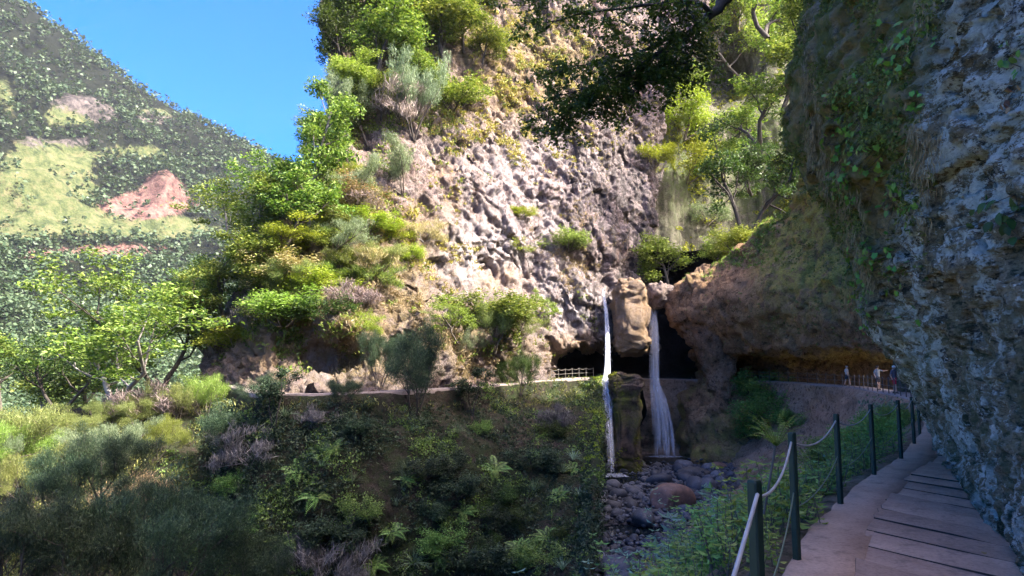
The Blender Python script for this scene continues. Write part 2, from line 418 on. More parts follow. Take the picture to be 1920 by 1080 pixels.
# ---- the far mountain
RIDGE = [(-420, -230), (-200, -110), (0, -30), (60, 5), (130, 68), (250, 150), (350, 210), (430, 247), (500, 287), (560, 330), (640, 385), (760, 470), (900, 560)]
def mountain():
    xs = [-420, -250, -100, 0, 100, 200, 300, 400, 500, 620, 760, 900]
    rows = []
    # from behind the ridge down to the valley
    fr = [(None, 1.25), (0.0, 1.0), (0.10, .95), (0.22, .88), (0.36, .79), (0.5, .68), (.64, .56), (.78, .43), (.9, .31), (1.0, .22)]
    for k, (fy, fY) in enumerate(fr):
        r = []
        for x in xs:
            yr = interp(RIDGE, x) + 14
            Yr = 640 + (x + 420) * .30
            if fy is None: 
                q = P(x, yr, Yr * 1.25); q[2] -= 130
            else: q = P(x, yr + (860 - yr) * fy, Yr * fY)
            r.append(q)
        rows.append(r)
    B = lattice(rows, 230, 230)
    px, py = proj(B)
    n = gnorm(B, CAMP)
    amp = sstep(0, 150, py - np.interp(px, [r[0] for r in RIDGE], [r[1] for r in RIDGE])) * sstep(0, 300, np.linalg.norm(B - CAMP, axis=-1) - 120)
    B = B + n * (amp * (fbm(B, 130, 5, 3, .5, ridged=True) * 26 + fbm(B, 26, 4, 5, .6) * 6))[..., None]
    px, py = proj(B)
    B = B + n * (26 * blob(px, py, 300, 362, 34, 34) * (1 + .5 * fbm(B, 20, 4, 7, .6)) + 8 * blob(px, py, 150, 195, 60, 16))[..., None]
    px, py = proj(B)
    red = np.clip(blob(px, py, 275, 385, 75, 22) * 1.2 + .9 * blob(px, py, 305, 350, 36, 28), 0, 1)
    red = np.clip(red + .55 * blob(px, py, 230, 470, 120, 18) + .4 * blob(px, py, 90, 480, 90, 14), 0, 1)
    rock = .62 * np.clip(blob(px, py, 140, 190, 60, 20) + .9 * blob(px, py, 185, 215, 30, 16) + .8 * blob(px, py, 150, 265, 50, 12) + .7 * blob(px, py, 290, 220, 50, 16) + .6 * blob(px, py, 60, 265, 50, 20), 0, 1)
    mead = np.clip(blob(px, py, 130, 215, 45, 22) + 1.1 * blob(px, py, 100, 330, 80, 60) + blob(px, py, 40, 400, 80, 50) + .9 * blob(px, py, 170, 415, 180, 22) + .8 * blob(px, py, 300, 430, 100, 18)
                   + .7 * blob(px, py, 260, 285, 70, 16) + .5 * blob(px, py, 300, 210, 60, 16) + .6 * blob(px, py, 0, 180, 40, 40) + .7 * blob(px, py, 60, 290, 50, 22), 0, 1)
    M = Mt('mountain_land')
    fo = M.ramp(M.noise(.05, 9, .75), [(.3, (.003, .0045, .002)), (.7, (.010, .013, .006))])  # forest floor near black, shade between the trees put into the colour
    me = M.ramp(M.noise(.09, 12, .85), [(.42, (.03, .042, .016)), (.5, (.072, .088, .032)), (.58, (.115, .105, .05))])
    rd = M.ramp(M.noise(.09, 10, .8), [(.40, (.05, .028, .024)), (.5, (.15, .078, .064)), (.62, (.20, .135, .10))])
    rk = M.ramp(M.noise(.12, 10, .8), [(.42, (.02, .018, .017)), (.58, (.12, .10, .09))])
    nz = M.math('MULTIPLY', M.math('SUBTRACT', M.noise(.03, 12, .82, .6), .5), 3.2)
    def mk(a):
        g = M.math('MINIMUM', M.math('ADD', M.math('MULTIPLY', M.attr(a), 2.2), .10), 1.0)
        return M.ramp(M.math('ADD', M.attr(a), M.math('MULTIPLY', nz, g)), [(.30, 0), (.46, 1)])
    c = M.mix(mk('mead'), fo, me); c = M.mix(mk('rock'), c, rk); c = M.mix(mk('red'), c, rd)
    M.set(Base_Color=c, Roughness=.95, Specular_IOR_Level=.1)
    M.bump(M.noise(.15, 8, .7), .8, 4.0)
    o = sheet('mountain', B, M.m, dict(red=red, rock=rock, mead=mead))
    tag(o, 'hazy far mountainside with woods, meadows and a red rock outcrop', 'mountain', kind='structure')
    bare = np.clip(np.maximum(np.maximum(red * 1.2, rock), mead * 1.25), 0, 1)
    return B, px, py, bare
MB, MPX, MPY, MBARE = mountain()

# ---- central cliff
XL = [(-220, 655), (0, 622), (150, 630), (240, 640), (300, 605), (360, 565), (450, 505), (560, 445), (640, 405), (740, 392)]
XR = [(-220, 1350), (0, 1322), (100, 1300), (150, 1242), (200, 1228), (560, 1222), (740, 1222)]
YB = [(380, 56), (430, 53), (520, 46.5), (620, 47), (720, 49), (820, 54.5), (920, 61), (1020, 68.5), (1100, 73), (1130, 74.3), (1160, 77), (1230, 82)]
YK = [(380, 5.2), (620, 4.8), (820, 4.0), (1000, 2.9), (1100, 2.5), (1250, 2.5)]
def ycliff(x, y):
    b = interp(YB, x); k = interp(YK, x)
    Y = b + k * (700 - y) / 100 * (1 + .10 * max(0, (400 - y)) / 400)
    for cx, c_, rx, ry, d in [(650, 595, 100, 36, -2.4), (630, 680, 85, 38, 6.0), (738, 640, 26, 90, 5.0), (690, 250, 40, 50, 4.0), (830, 310, 24, 20, 2.2), (850, 375, 16, 20, 1.6),
                              (930, 500, 70, 40, 2.2), (780, 560, 30, 100, -2.2), (900, 620, 70, 60, -3.0), (870, 330, 50, 30, -1.5), (950, 640, 60, 50, -1.5), (1080, 560, 60, 60, -1.2), (1010, 470, 50, 40, -1.5),
                              (880, 200, 90, 60, -2), (1000, 300, 60, 120, -1.0), (560, 620, 60, 60, 1.5), (470, 640, 40, 60, 1.2)]:
        Y += d * math.exp(-((x - cx) / rx) ** 2 - ((y - c_) / ry) ** 2)
    return Y
def cliff():
    ys = [-220, -100, 0, 80, 150, 210, 270, 330, 390, 440, 490, 540, 580, 615, 640, 665, 690, 715, 745]
    fs = np.linspace(0, 1, 17)
    rows = []
    for y in ys:
        xl, xr = interp(XL, y), interp(XR, y)
        r = []
        e = P(xl + 25, y, ycliff(xl, y) + 26); r.append(e)
        e = P(xl + 3, y, ycliff(xl, y) + 6); r.append(e)
        for f_ in fs:
            x = xl + (xr - xl) * f_
            Y = ycliff(x, y); yy = y
            # the cavern mouth: the face ends in a lip and runs back underneath
            m = sstep(1035, 1075, x)
            if y > 640:
                t = (y - 640) / 105
                yy = y * (1 - m) + m * (640 + 18 * math.sin(min(1, t * 1.6) * 1.57))
                Y = Y + m * 14 * max(0, t - .12)
            r.append(P(x, yy, Y))
        x = xr
        r.append(P(xr + 4, min(y, 655), ycliff(xr, y) + 4)); r.append(P(xr - 12, min(y, 655), ycliff(xr, y) + 18))
        rows.append(r)
    B = lattice(rows, 480, 430, cap=6)
    n = gnorm(B, CAMP)
    Q = B.copy(); Q[..., 0] += .55 * B[..., 2]           # grain of the lava runs down to the right
    B = B + n * (fbm(B, 10, 3, 11) * 1.7 + fbm(Q, 4.5, 4, 12, .55, stretch=(1, 1, .5), ridged=True) * .75)[..., None]
    px, py = proj(B)
    n = gnorm(B, CAMP)
    strk = np.clip(sstep(1020, 1120, px) * sstep(180, 300, py) * 1.0, 0, 1)
    Q = B.copy(); Q[..., 0] += .55 * B[..., 2]; Q += fbm(B, 2, 2, 14)[..., None] * .8
    crack = sstep(.80, .97, 1 - np.abs(fbm(Q, 3.6, 3, 16, .5, stretch=(1, 1, .4))) * 1.6)
    pits = sstep(.22, .55, fbm(Q, 1.3, 3, 17, .6)) * sstep(-.3, .3, fbm(B, 6, 2, 18))
    colr = fbm(B, 1.1, 3, 19, .6, stretch=(1, 1, .13))
    W_ = Q + .35 * np.stack([fbm(B, .8, 2, 61), fbm(B, .8, 2, 62), fbm(B, .8, 2, 63)], -1)
    blk = broken(W_, 2.4, 71, (1, 1, .6)) * .42 + broken(W_, .95, 73, (1, 1, .65), .6) * .20
    B = B + n * (blk + fbm(Q, 1.0, 4, 15, .65) * .26 - crack * .5 - pits * .5 + strk * colr * .6 + fbm(B, .36, 3, 23, .7) * .30)[..., None]
    soil = np.clip(blob(px, py, 660, 620, 130, 130) + .9 * blob(px, py, 900, 640, 120, 60) + blob(px, py, 960, 120, 120, 110) + .9 * blob(px, py, 760, 440, 90, 60) + .8 * blob(px, py, 560, 480, 130, 160)
                   + .8 * blob(px, py, 720, 120, 130, 160) + .7 * blob(px, py, 1060, 120, 120, 70) + .8 * blob(px, py, 780, 560, 30, 90) + .7 * blob(px, py, 470, 640, 70, 80), 0, 1)
    white = np.clip(blob(px, py, 900, 480, 140, 60) + blob(px, py, 1070, 590, 90, 60) + .9 * blob(px, py, 610, 660, 70, 50) + .6 * blob(px, py, 1000, 330, 160, 100), 0, 1)
    ochre = np.clip(blob(px, py, 1090, 655, 60, 30) + .8 * blob(px, py, 930, 520, 60, 26) + .8 * blob(px, py, 835, 320, 22, 22) + .8 * blob(px, py, 850, 378, 16, 20) + .8 * blob(px, py, 480, 660, 70, 50), 0, 1)
    o = sheet('cliff', B, R_CLIFF, dict(soil=soil, white=white, streak=strk, ochre=ochre))
    tag(o, 'tall sunlit pinkish grey lava cliff above the path', 'cliff', kind='structure')
    return B, gnorm(B, CAMP), px, py
CB, CN, CPX, CPY = cliff()

# ---- back of the gorge
def gorge():
    xs = [1150, 1200, 1228, 1250, 1275, 1300, 1335, 1370, 1410, 1450, 1500, 1560, 1640]
    Yx = [118, 112, 108, 108, 110, 113, 114, 116, 115, 113, 110, 106, 102]
    ys = [-260, -120, 0, 80, 150, 195, 230, 270, 330, 400, 470, 540, 600]
    rows = []
    for y in ys:
        r = []
        for x, Y in zip(xs, Yx):
            d = max(0, 330 - y) * .035 - max(0, y - 430) * .03
            d += 10 * math.exp(-((x - 1345) / 50) ** 2 - ((y - 150) / 60) ** 2) - 5 * math.exp(-((x - 1340) / 70) ** 2 - ((y - 228) / 26) ** 2)
            q = P(x, y, Y + d)
            if x >= 1500: q[2] = min(q[2], 40)
            r.append(q)
        rows.append(r)
    B = lattice(rows, 180, 220, cap=12)
    n = gnorm(B, CAMP)
    B = B + n * (fbm(B, 12, 4, 31) * 1.6 + fbm(B, 3, 4, 33, .55, stretch=(1, 1, .22)) * 1.0 + fbm(B, 1, 3, 35) * .25)[..., None]
    px, py = proj(B)
    moss = np.clip(.25 + blob(px, py, 1280, 300, 40, 90) + blob(px, py, 1440, 300, 80, 140), 0, 1)
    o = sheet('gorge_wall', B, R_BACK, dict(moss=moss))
    tag(o, 'streaked grey rock face at the back of the gorge', 'cliff', kind='structure')
    return B, gnorm(B, CAMP), px, py
GB, GN, GPX, GPY = gorge()

# ---- right-hand cliff with the brown overhang
OXL = [(-170, 1570), (-60, 1530), (30, 1502), (120, 1488), (200, 1480), (270, 1474), (340, 1464), (410, 1441), (455, 1402), (490, 1352), (512, 1302), (535, 1266), (570, 1252), (610, 1268), (640, 1300), (760, 1330)]
OYL = [(-170, 53), (30, 60), (200, 65), (270, 66), (340, 67.5), (410, 70), (455, 72), (490, 74), (535, 75.5), (610, 76), (760, 78)]
RID = [(27.5, 70, 17.5), (27.5, 67, 18.8), (27.5, 60, 24), (27.5, 52, 31), (27.5, 42, 37.5), (27.5, 33, 45), (27.5, 27, 51), (27, 20, 53), (25, 8, 53), (22, -8, 52), (16, -30, 50), (5, -60, 48)]  # ridge heights set so the shadow edge follows the far path
def ridz(Y): return float(np.interp(Y, [r[1] for r in RID][::-1], [r[2] for r in RID][::-1]))
def overhang():
    ys = [20, 60, 130, 200, 260, 320, 370, 420, 460, 495, 525, 560, 600, 630, 650, 664, 680, 700, 735]
    fs = np.linspace(0, 1, 13)
    rows = []
    for y in ys:
        xl = float(interp(OXL, y)); yl = float(interp(OYL, y)); yr = 38 + 8 * sstep(0, 600, y)
        r = [P(xl + 40, y + 6, yl + 14), P(xl + 5, y + 1, yl + 3.5)]
        for f_ in fs:
            x = xl + (1740 - xl) * f_
            Y = yl + (yr - yl) * (f_ ** 1.25) - 2.2 * math.sin(f_ * 3.14) * sstep(300, 560, y)
            yy = y
            if y > 650:
                t = (y - 650) / 85
                yy = 650 + 16 * sstep(0, .25, t) + (y - 666) * sstep(.2, .6, t) if y > 655 else y
                Y += 11.0 * sstep(0, .5, t)
            q = P(x, yy, Y); zr = ridz(Y) - 1.0
            if q[2] > zr: q = q + np.array([(q[2] - zr) * .25, 0, zr - q[2]])
            r.append(q)
        for k in (0, 1): r[k][2] = min(r[k][2], r[2][2] - .5)
        rows.append(r)
    t1 = [np.array([max(q[0] + .8, 24), q[1], ridz(q[1])]) for q in rows[0]]
    t2 = [q + np.array([8, 1, 1.0]) for q in t1]; t3 = [q + np.array([40, 2, -6.0]) for q in t1]
    rows = [t3, t2, t1] + rows
    B = lattice(rows, 250, 280, cap=7)
    n = gnorm(B, CAMP)
    B = B + n * ((1 - .6 * blob(*proj(B), 1300, 520, 130, 70)) * (fbm(B, 7, 4, 41) * .9 + fbm(B, 2.2, 4, 43, .6, ridged=True) * .4) + fbm(B, .7, 3, 45, .65) * .2 + broken(B + .4 * fbm(B, 1.2, 2, 46)[..., None], 1.8, 47) * .28 + broken(B, .8, 49) * .12)[..., None]
    px, py = proj(B)
    moss = np.clip(sstep(1380, 1480, px) * sstep(620, 500, py) * 1.1 + .6 * blob(px, py, 1530, 330, 80, 120) + .35 * blob(px, py, 1480, 610, 120, 40), 0, 1)
    o = sheet('overhang', B, R_OVER, dict(moss=moss))
    tag(o, 'brown overhanging cliff with a mossy face above the shaded path', 'cliff', kind='structure')
    return B, gnorm(B, CAMP), px, py
OB, ON, OPX, OPY = overhang()

# ---- unseen high cliff, its ridge shaped to keep the gorge in shade
def unseen_high_cliff():
    rid = [(27.5, 46, 35)] + RID[4:]
    rows = []
    for dx, fz in [(50, .55), (22, .95), (6, 1.02), (0, 1.0), (-1.0, .8), (-1.5, .55), (-1.5, .3), (-.5, .02), (2, -.2)]:
        rows.append([(x + dx * (1 if dx > 0 else 1), y, z * fz if fz > 0 else -8) for x, y, z in rid])
    B = lattice(rows, 90, 70)
    n = gnorm(B, (-30, 30, 20))
    B = B + n * (fbm(B, 9, 4, 51) * 1.6 + fbm(B, 2.5, 3, 53) * .5)[..., None]
    o = sheet('unseen_high_cliff', B, R_BACK, dict(moss=np.full(B.shape[:2], .5)))
    tag(o, 'unseen high grey cliff shaped to keep the gorge in shade', 'cliff', kind='structure')
unseen_high_cliff()

# ---- path course (outer edge, world)
POSTS = [(.02, 1.2), (1.19, 3.39), (2.40, 5.85), (3.90, 8.17), (5.47, 10.34), (6.92, 12.14), (8.56, 14.49), (10.2, 17.0)]
PATH = [(-3.2, -5.0, 0)] + [(x - .06, y + .04, 0) for x, y in POSTS[:7]] + [(11.9, 19.6, 0), (15.2, 25.4, 0), (20.6, 35, 0)]
for px_, py_, Y_ in [(1640, 734, 46), (1569, 723.5, 59), (1480, 716.5, 68.5), (1400, 713, 76), (1300, 711, 80.5), (1200, 709.5, 80), (1110, 707.5, 74), (1050, 711, 68.5), (950, 720, 59.5), (850, 728, 52.2), (720, 734, 46.6), (600, 738, 44.2), (500, 738, 44), (440, 728, 48.5), (418, 715, 55), (412, 702, 62), (420, 693, 70)]:
    PATH.append(tuple(P(px_, py_, Y_)))
PATH = np.array(PATH)
tp = np.r_[0, np.cumsum(np.linalg.norm(np.diff(PATH, axis=0), axis=1))]
def path_at(s):
    s = np.atleast_1d(s); p = hermite(PATH, tp, s); d = hermite(PATH, tp, s + .2) - hermite(PATH, tp, s - .2)
    d[:, 2] = 0; d = unit(d); right = np.stack([d[:, 1], -d[:, 0], 0 * d[:, 0]], 1)
    return p, d, right
S6 = tp[7]           # the stretch seen close up ends a little past here
def concrete(name, a, b, wet=False):
    M = Mt(name)
    c = M.ramp(M.noise(1.3, 6, .65, .4), [(.3, a), (.7, b)])
    c = M.mix(M.ramp(M.noise(30, 5, .7), [(.35, .5), (.55, 0)]), c, tuple(x * .55 for x in a))
    c = M.mix(M.ramp(M.noise(4, 6, .7), [(.52, 0), (.68, .6)]), c, (.13, .085, .06))
    oi = M.n('ShaderNodeObjectInfo').outputs['Random']
    c = M.mix(1.0, c, M.ramp(oi, [(0, .82), (1, 1.12)]), 'MULTIPLY')
    M.set(Base_Color=c, Roughness=.85, Specular_IOR_Level=.3)
    M.bump(M.math('ADD', M.noise(60, 6, .7), M.math('MULTIPLY', M.noise(5, 5, .6), 1.5)), .5, .015)
    return M.m
C_PATH = concrete('path_concrete', (.37, .225, .15), (.54, .35, .245))
C_SLAB = concrete('slab_concrete', (.31, .18, .12), (.48, .30, .205))
C_FAR = concrete('far_path_concrete', (.26, .21, .185), (.36, .30, .27))
def strip(s0, s1, n, w, name, m, thick=.35, label=None, z=0.0):
    s = np.linspace(s0, s1, n); p, d, r = path_at(s)
    p = p + [0, 0, z]
    jit = fbm(p, .5, 3, 61)[:, None]
    off = [(-.02, -thick), (0.0, -.03), (.03, 0), (w * .5, .004), (w, 0), (w + .02, -thick)]
    B = np.stack([p + r * (o_ + (jit * .05 if k < 3 else 0)) + np.array([0, 0, z_]) for k, (o_, z_) in enumerate(off)], 0)
    o = sheet(name, B, m)
    return o, B
pathobj, _ = strip(0, S6 + 9, 260, .56, 'path', C_PATH, .9)
tag(pathobj, 'concrete walkway with cover slabs running along the rock wall', 'path', kind='structure')
fp, FPB = strip(S6 + 8.7, tp[-1], 700, 1.75, 'ledge_path', C_FAR, .30)
tag(fp, 'narrow ledge path circling round behind the waterfalls', 'path', kind='structure')
# the bed under the slabs and the slabs themselves
s = np.linspace(0, S6 + 9, 200); p, d, r = path_at(s)
B = np.stack([p + r * .5 + [0, 0, -.05], p + r * 4.2 + [0, 0, -.05]], 0)
Md = Mt('joint_dirt_and_shade'); Md.set(Base_Color=Md.ramp(Md.noise(8, 4), [(.3, (.02, .015, .012)), (.7, (.05, .038, .03))]), Roughness=1.0)  # dirt made dark enough to also stand in for shade in the gaps
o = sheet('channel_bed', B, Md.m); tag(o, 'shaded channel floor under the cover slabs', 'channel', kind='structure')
def slab_mesh(seed):
    rg = np.random.default_rng(seed)
    nx, ny = 7, 4
    V = []
    wdt, ln, th = 2.1, .56, .10
    x = np.linspace(0, wdt, nx); y = np.linspace(-ln / 2, ln / 2, ny)
    X, Y = np.meshgrid(x, y)
    Z = rg.normal(0, .0025, X.shape) + .012 * np.sin(X * 1.2 + seed)
    e = rg.normal(0, .008, X.shape)
    Y = Y + np.where((Y == y[0]) | (Y == y[-1]), e * 1.2, 0); X = X + np.where(X == x[0], rg.normal(0, .012, X.shape), 0)
    Y = Y - .45 * X
    top = np.stack([X, Y, Z], -1).reshape(-1, 3)
    f = list(gridfaces(ny, nx)[:, ::-1])
    # sides
    ring = [i for i in range(nx)] + [nx * j + nx - 1 for j in range(1, ny)] + [nx * (ny - 1) + i for i in range(nx - 2, -1, -1)] + [nx * j for j in range(ny - 2, 0, -1)]
    cen = np.array([wdt / 2, -.45 * wdt / 2, 0])
    lo = top[ring] + [0, 0, -th]; b0 = len(top)
    mid = top[ring] * 1.0 + (top[ring] - cen) * [.004, .012, 0] + [0, 0, -.010]
    V = np.concatenate([top, mid, lo]); m_ = len(ring)
    for k in range(m_):
        k2 = (k + 1) % m_
        f.append([ring[k], ring[k2], b0 + k2, b0 + k]); f.append([b0 + k, b0 + k2, b0 + m_ + k2, b0 + m_ + k])
    me = mesh('slab', V, np.array(f), False); ntop = (nx - 1) * (ny - 1)
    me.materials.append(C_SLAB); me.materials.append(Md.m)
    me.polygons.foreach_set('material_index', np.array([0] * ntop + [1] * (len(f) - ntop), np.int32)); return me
SLABS = [slab_mesh(i) for i in range(6)]
rs = random.Random(4)
sv = 3.0; i = 0
while sv < S6 + 8:
    p, d, r = path_at(sv)
    o = obj('slab', SLABS[i % 6], C_SLAB, pathobj)
    lift = rs.uniform(.004, .012) + (.012 if i in (5, 10) else 0)
    o.location = tuple(p[0] + r[0] * (.50 + rs.uniform(-.012, .012)) + [0, 0, lift])
    o.rotation_euler = (rs.uniform(-.010, .010), .022 + rs.uniform(-.006, .006), math.atan2(r[0][1], r[0][0]) + rs.uniform(-.008, .008))
    sv += .61; i += 1

# ---- near rock wall on the right
WXS = [(-420, 1560), (-250, 1545), (-100, 1530), (0, 1521), (100, 1508), (200, 1499), (270, 1501), (340, 1527), (400, 1551), (450, 1566), (520, 1588), (580, 1612), (630, 1646), (690, 1688), (740, 1715), (790, 1736), (830, 1753), (880, 1775), (920, 1799), (960, 1829), (1000, 1863), (1050, 1908), (1110, 1962)]
def wall():
    ys = [-420, -300, -200, -100, -20, 60, 130, 200, 270, 330, 390, 450, 510, 570, 630, 690, 740, 790, 830, 880, 920, 960, 1000, 1050, 1110]
    rows = []
    # ledge on top running back to the high cliff
    for y, bx, by in [(-420, 14, 3), (-420, 5, 1.2)]:
        r = []
        for f_ in [-.3, -.12, -.03, 0, .06, .15, .28, .42, .58, .76, 1.0]:
            xs_ = float(interp(WXS, y)); q = P(xs_ + max(f_, 0) * 900, y, 1 / min(.42, 1 / 12.2 + 2.6e-4 * max(f_, 0) * 900)); q = q + [bx, by, .6]
            r.append(q)
        rows.append(r)
    for y in ys:
        xs_ = float(interp(WXS, y))
        if y <= 830: Ys = 12.2 + 1.6 * sstep(300, 830, y)
        else: Ys = float(G(xs_, y, 0)[1]) + .02
        Yn = 3.1 if y < 700 else 3.1 + .9 * sstep(700, 1110, y)
        Yn = min(Yn, Ys * .8)
        r = [P(xs_ + 330, y, Ys + 14), P(xs_ + 120, y, Ys + 5), P(xs_ + 22, y, Ys + 1.3)]
        for f_ in [0, .06, .15, .28, .42, .58, .76, 1.0]:
            x = xs_ + f_ * (2240 - xs_)
            iv = 1 / Ys + ((1 / 5.83 - 1 / Ys) / (1908 - xs_) if xs_ < 1850 else 6.65e-4) * (x - xs_)
            r.append(P(x, y, 1 / min(iv, .42)))
        rows.append(r)
    # foot below the slabs
    r = [q + np.array([.3, .1, -.8]) for q in rows[-1]]; rows.append(r)
    B = lattice(rows, 410, 450, cap=1.6)
    n = gnorm(B, CAMP)
    px, py = proj(B)
    near = sstep(3, 8, B[..., 1])
    foot = 1 - .75 * sstep(560, 800, py)
    B = B + n * foot[..., None] * (fbm(B, 1.7, 4, 71, .55, stretch=(.8, .5, 1)) * .42 + fbm(B, .6, 4, 72, .55, stretch=(.7, .42, 1), ridged=True) * .17 * (0.5 + .5 * near))[..., None]
    n = gnorm(B, CAMP)
    col = fbm(B, .35, 4, 73, .65, stretch=(.7, .42, .8))
    pits = sstep(.15, .5, fbm(B, .30, 3, 75, .6, stretch=(.7, .45, 1)))
    W_ = B + .10 * np.stack([fbm(B, .3, 2, 81), fbm(B, .3, 2, 82), fbm(B, .3, 2, 83)], -1)
    B = B + n * (broken(W_, .55, 91, (.75, .5, .9)) * .075 * (.4 + .6 * foot) + broken(W_, .2, 93, (.75, .5, .9)) * .028 + col * .08 - pits * .10 + fbm(B, .10, 3, 77, .75, stretch=(.7, .45, 1)) * .05)[..., None]
    px, py = proj(B)
    moss = np.clip(1.1 * sstep(1760, 1640, px + .25 * (py - 250)) * sstep(640, 480, py), 0, 1)
    green = np.clip(.35 + sstep(500, 700, py) * .4, 0, 1)
    lich = np.clip(.25 + 1.1 * sstep(1640, 1790, px + .30 * np.maximum(py - 420, 0) - 0 * py) + .8 * sstep(560, 680, py), 0, 1)
    lich = lich * (1 - .6 * moss)
    o = sheet('rock_wall', B, R_NEAR, dict(moss=moss, green=green, lichen=lich))
    tag(o, 'overhanging grey rock wall with white lichen beside the walkway', 'rock wall', kind='structure')
    return B, gnorm(B, CAMP), px, py
WB, WN, WPX, WPY = wall()

# ---- lower slope under the far path
def slope():
    cols = []
    def top(i): return PATH[i]
    tops = []
    for x, y, Y in [(-380, 850, 42), (-200, 830, 44), (0, 800, 46), (150, 772, 48), (300, 745, 50), (400, 728, 51.5)]: tops.append((P(x, y, Y), x))
    for i in range(len(PATH) - 4, len(PATH) - 12, -1):
        pt = PATH[i].copy(); pt[2] -= .12; tops.append((pt, proj(pt)[0]))
    rows = [[] for _ in range(9)]
    for q, x in tops:
        x = float(x)
        left = x < 420
        lowx = x + (0 if x < 900 else (1098 - 1110) * (x - 900) / 210)
        low = P(lowx, 1210, interp([(-400, 26), (0, 31), (400, 38), (600, 40), (800, 41.5), (950, 40), (1110, 35)], x))
        back1 = q + np.array([0, 1.2, -.25 if not left else -2.0]); back2 = q + np.array([-3 if left else 0, 14 if left else 2.0, -16.0 if left else -1.5])
        rows[0].append(back2); rows[1].append(back1); rows[2].append(q)
        for k, t in enumerate([.08, .25, .5, .75, 1.0]):
            bulge = -1.0 * math.sin(t * 3.14)
            p_ = q * (1 - t) + low * t
            p_ = p_ + np.array([0, bulge, 0.6 * math.sin(t * 3.14)]) 
            if k == 0: p_ = q + np.array([0, -.5, -1.0 if not left else -.5])
            rows[3 + k].append(p_)
        rows[8].append(low + np.array([0, -6, -8]))
    # right-hand corner: the slope turns back into the gorge beside the waterfall
    corner = [P(1122, 709, 71.5), P(1128, 709, 70.5), P(1124, 712, 70), P(1124, 730, 68), P(1122, 780, 62), P(1117, 860, 52), P(1111, 960, 43), P(1102, 1190, 32), P(1100, 1190, 31.6) + np.array([.3, -6, -8])]
    for k in range(9): rows[k].append(corner[k])
    for k in range(9): rows[k].append(corner[k] + np.array([.35, 3.0, -.3 if k < 3 else -.6]))
    for k in range(9): rows[k].append(corner[k] + np.array([-.8, 9.0, -1.0]))
    B = lattice(rows, 300, 220, cap=5)
    n = gnorm(B, CAMP)
    z0 = PATH[14:, 2].mean()
    edge = sstep(-.2, -2.0, B[..., 2] - .3)
    B = B + n * (edge * (fbm(B, 5, 4, 81) * .9 + fbm(B, 1.6, 4, 83, .6, ridged=True) * .35 + fbm(B, .6, 3, 85) * .15))[..., None]
    px, py = proj(B)
    moss = np.clip(.6 + fbm(B, 6, 3, 87) * .8 + .9 * sstep(1060, 1110, px) , 0, 1)
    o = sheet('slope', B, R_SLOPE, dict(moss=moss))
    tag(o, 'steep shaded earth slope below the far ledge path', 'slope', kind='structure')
    return B, gnorm(B, CAMP), px, py
SB, SN, SPX, SPY = slope()

# ---- cave behind the falls
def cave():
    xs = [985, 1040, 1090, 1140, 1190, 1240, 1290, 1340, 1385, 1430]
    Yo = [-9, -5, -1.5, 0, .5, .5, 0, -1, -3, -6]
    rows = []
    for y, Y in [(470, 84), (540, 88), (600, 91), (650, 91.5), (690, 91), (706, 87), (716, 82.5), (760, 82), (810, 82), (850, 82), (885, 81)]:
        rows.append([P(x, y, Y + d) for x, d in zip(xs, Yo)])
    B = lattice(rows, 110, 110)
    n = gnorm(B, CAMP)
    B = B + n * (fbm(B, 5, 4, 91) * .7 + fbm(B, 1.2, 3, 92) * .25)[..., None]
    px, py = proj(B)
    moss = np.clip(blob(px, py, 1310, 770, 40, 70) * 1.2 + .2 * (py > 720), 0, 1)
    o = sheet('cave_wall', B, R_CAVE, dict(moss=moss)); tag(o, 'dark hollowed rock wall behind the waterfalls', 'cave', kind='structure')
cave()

# ---- lumps of rock: closed, displaced
def lump(name, c, rx, ry, rz, seed, m, amp=.18, expo=2.6, taper=0., attrs=None, nu=72, nv=48, lean=(0, 0), sc=1.0):
    th = np.linspace(0.001, math.pi - .001, nv); ph = np.linspace(0, 2 * math.pi, nu, endpoint=False)
    T, Pp = np.meshgrid(th, ph, indexing='ij')
    sg = lambda v, e: np.sign(v) * np.abs(v) ** e
    e = 2 / expo
    X = sg(np.sin(T), e) * sg(np.cos(Pp), e); Y = sg(np.sin(T), e) * sg(np.sin(Pp), e); Z = sg(np.cos(T), e)
    k = 1 - taper * (1 - Z) / 2
    B = np.stack([X * k * rx + lean[0] * Z * rz, Y * k * ry + lean[1] * Z * rz, Z * rz], -1) + np.asarray(c)
    n = unit((B - c) / [rx * rx, ry * ry, rz * rz])
    B = B + n * (fbm(B, sc * 2.5, 4, seed) * amp * 3 + fbm(B, sc * .9, 4, seed + 3, .65, ridged=True) * amp * 1.1 + fbm(B, sc * .28, 3, seed + 5, .7) * amp * .5 + broken(B + .2 * fbm(B, .6, 2, seed + 8)[..., None], sc * 1.5, seed + 6) * amp * 1.3)[..., None]
    i = np.arange(nv - 1)[:, None] * nu + np.arange(nu)[None, :]; j = np.arange(nv - 1)[:, None] * nu + (np.arange(nu)[None, :] + 1) % nu
    f = np.stack([i, i + nu, j + nu, j], -1).reshape(-1, 4)
    V = B.reshape(-1, 3)
    a = None
    if attrs: a = {k_: v(V) for k_, v in attrs.items()}
    return obj(name, mesh(name, V, f, True, a), m), B, n
z_ = lambda v: (lambda V: np.full(len(V), v))
o, BUTB, BUTN = lump('hanging_buttress', P(1181, 594, 75.4), 1.75, 3.2, 4.2, 101, R_CLIFF, .24, 4.5, .14, dict(soil=lambda V: np.clip(fbm(V, 3, 3, 5) * .4 + .5, 0, 1), white=z_(.25), streak=z_(0), ochre=z_(.8)), 110, 100, (0, .1), .8)
tag(o, 'hanging ochre rock column between the two waterfalls', 'rock', kind='structure')
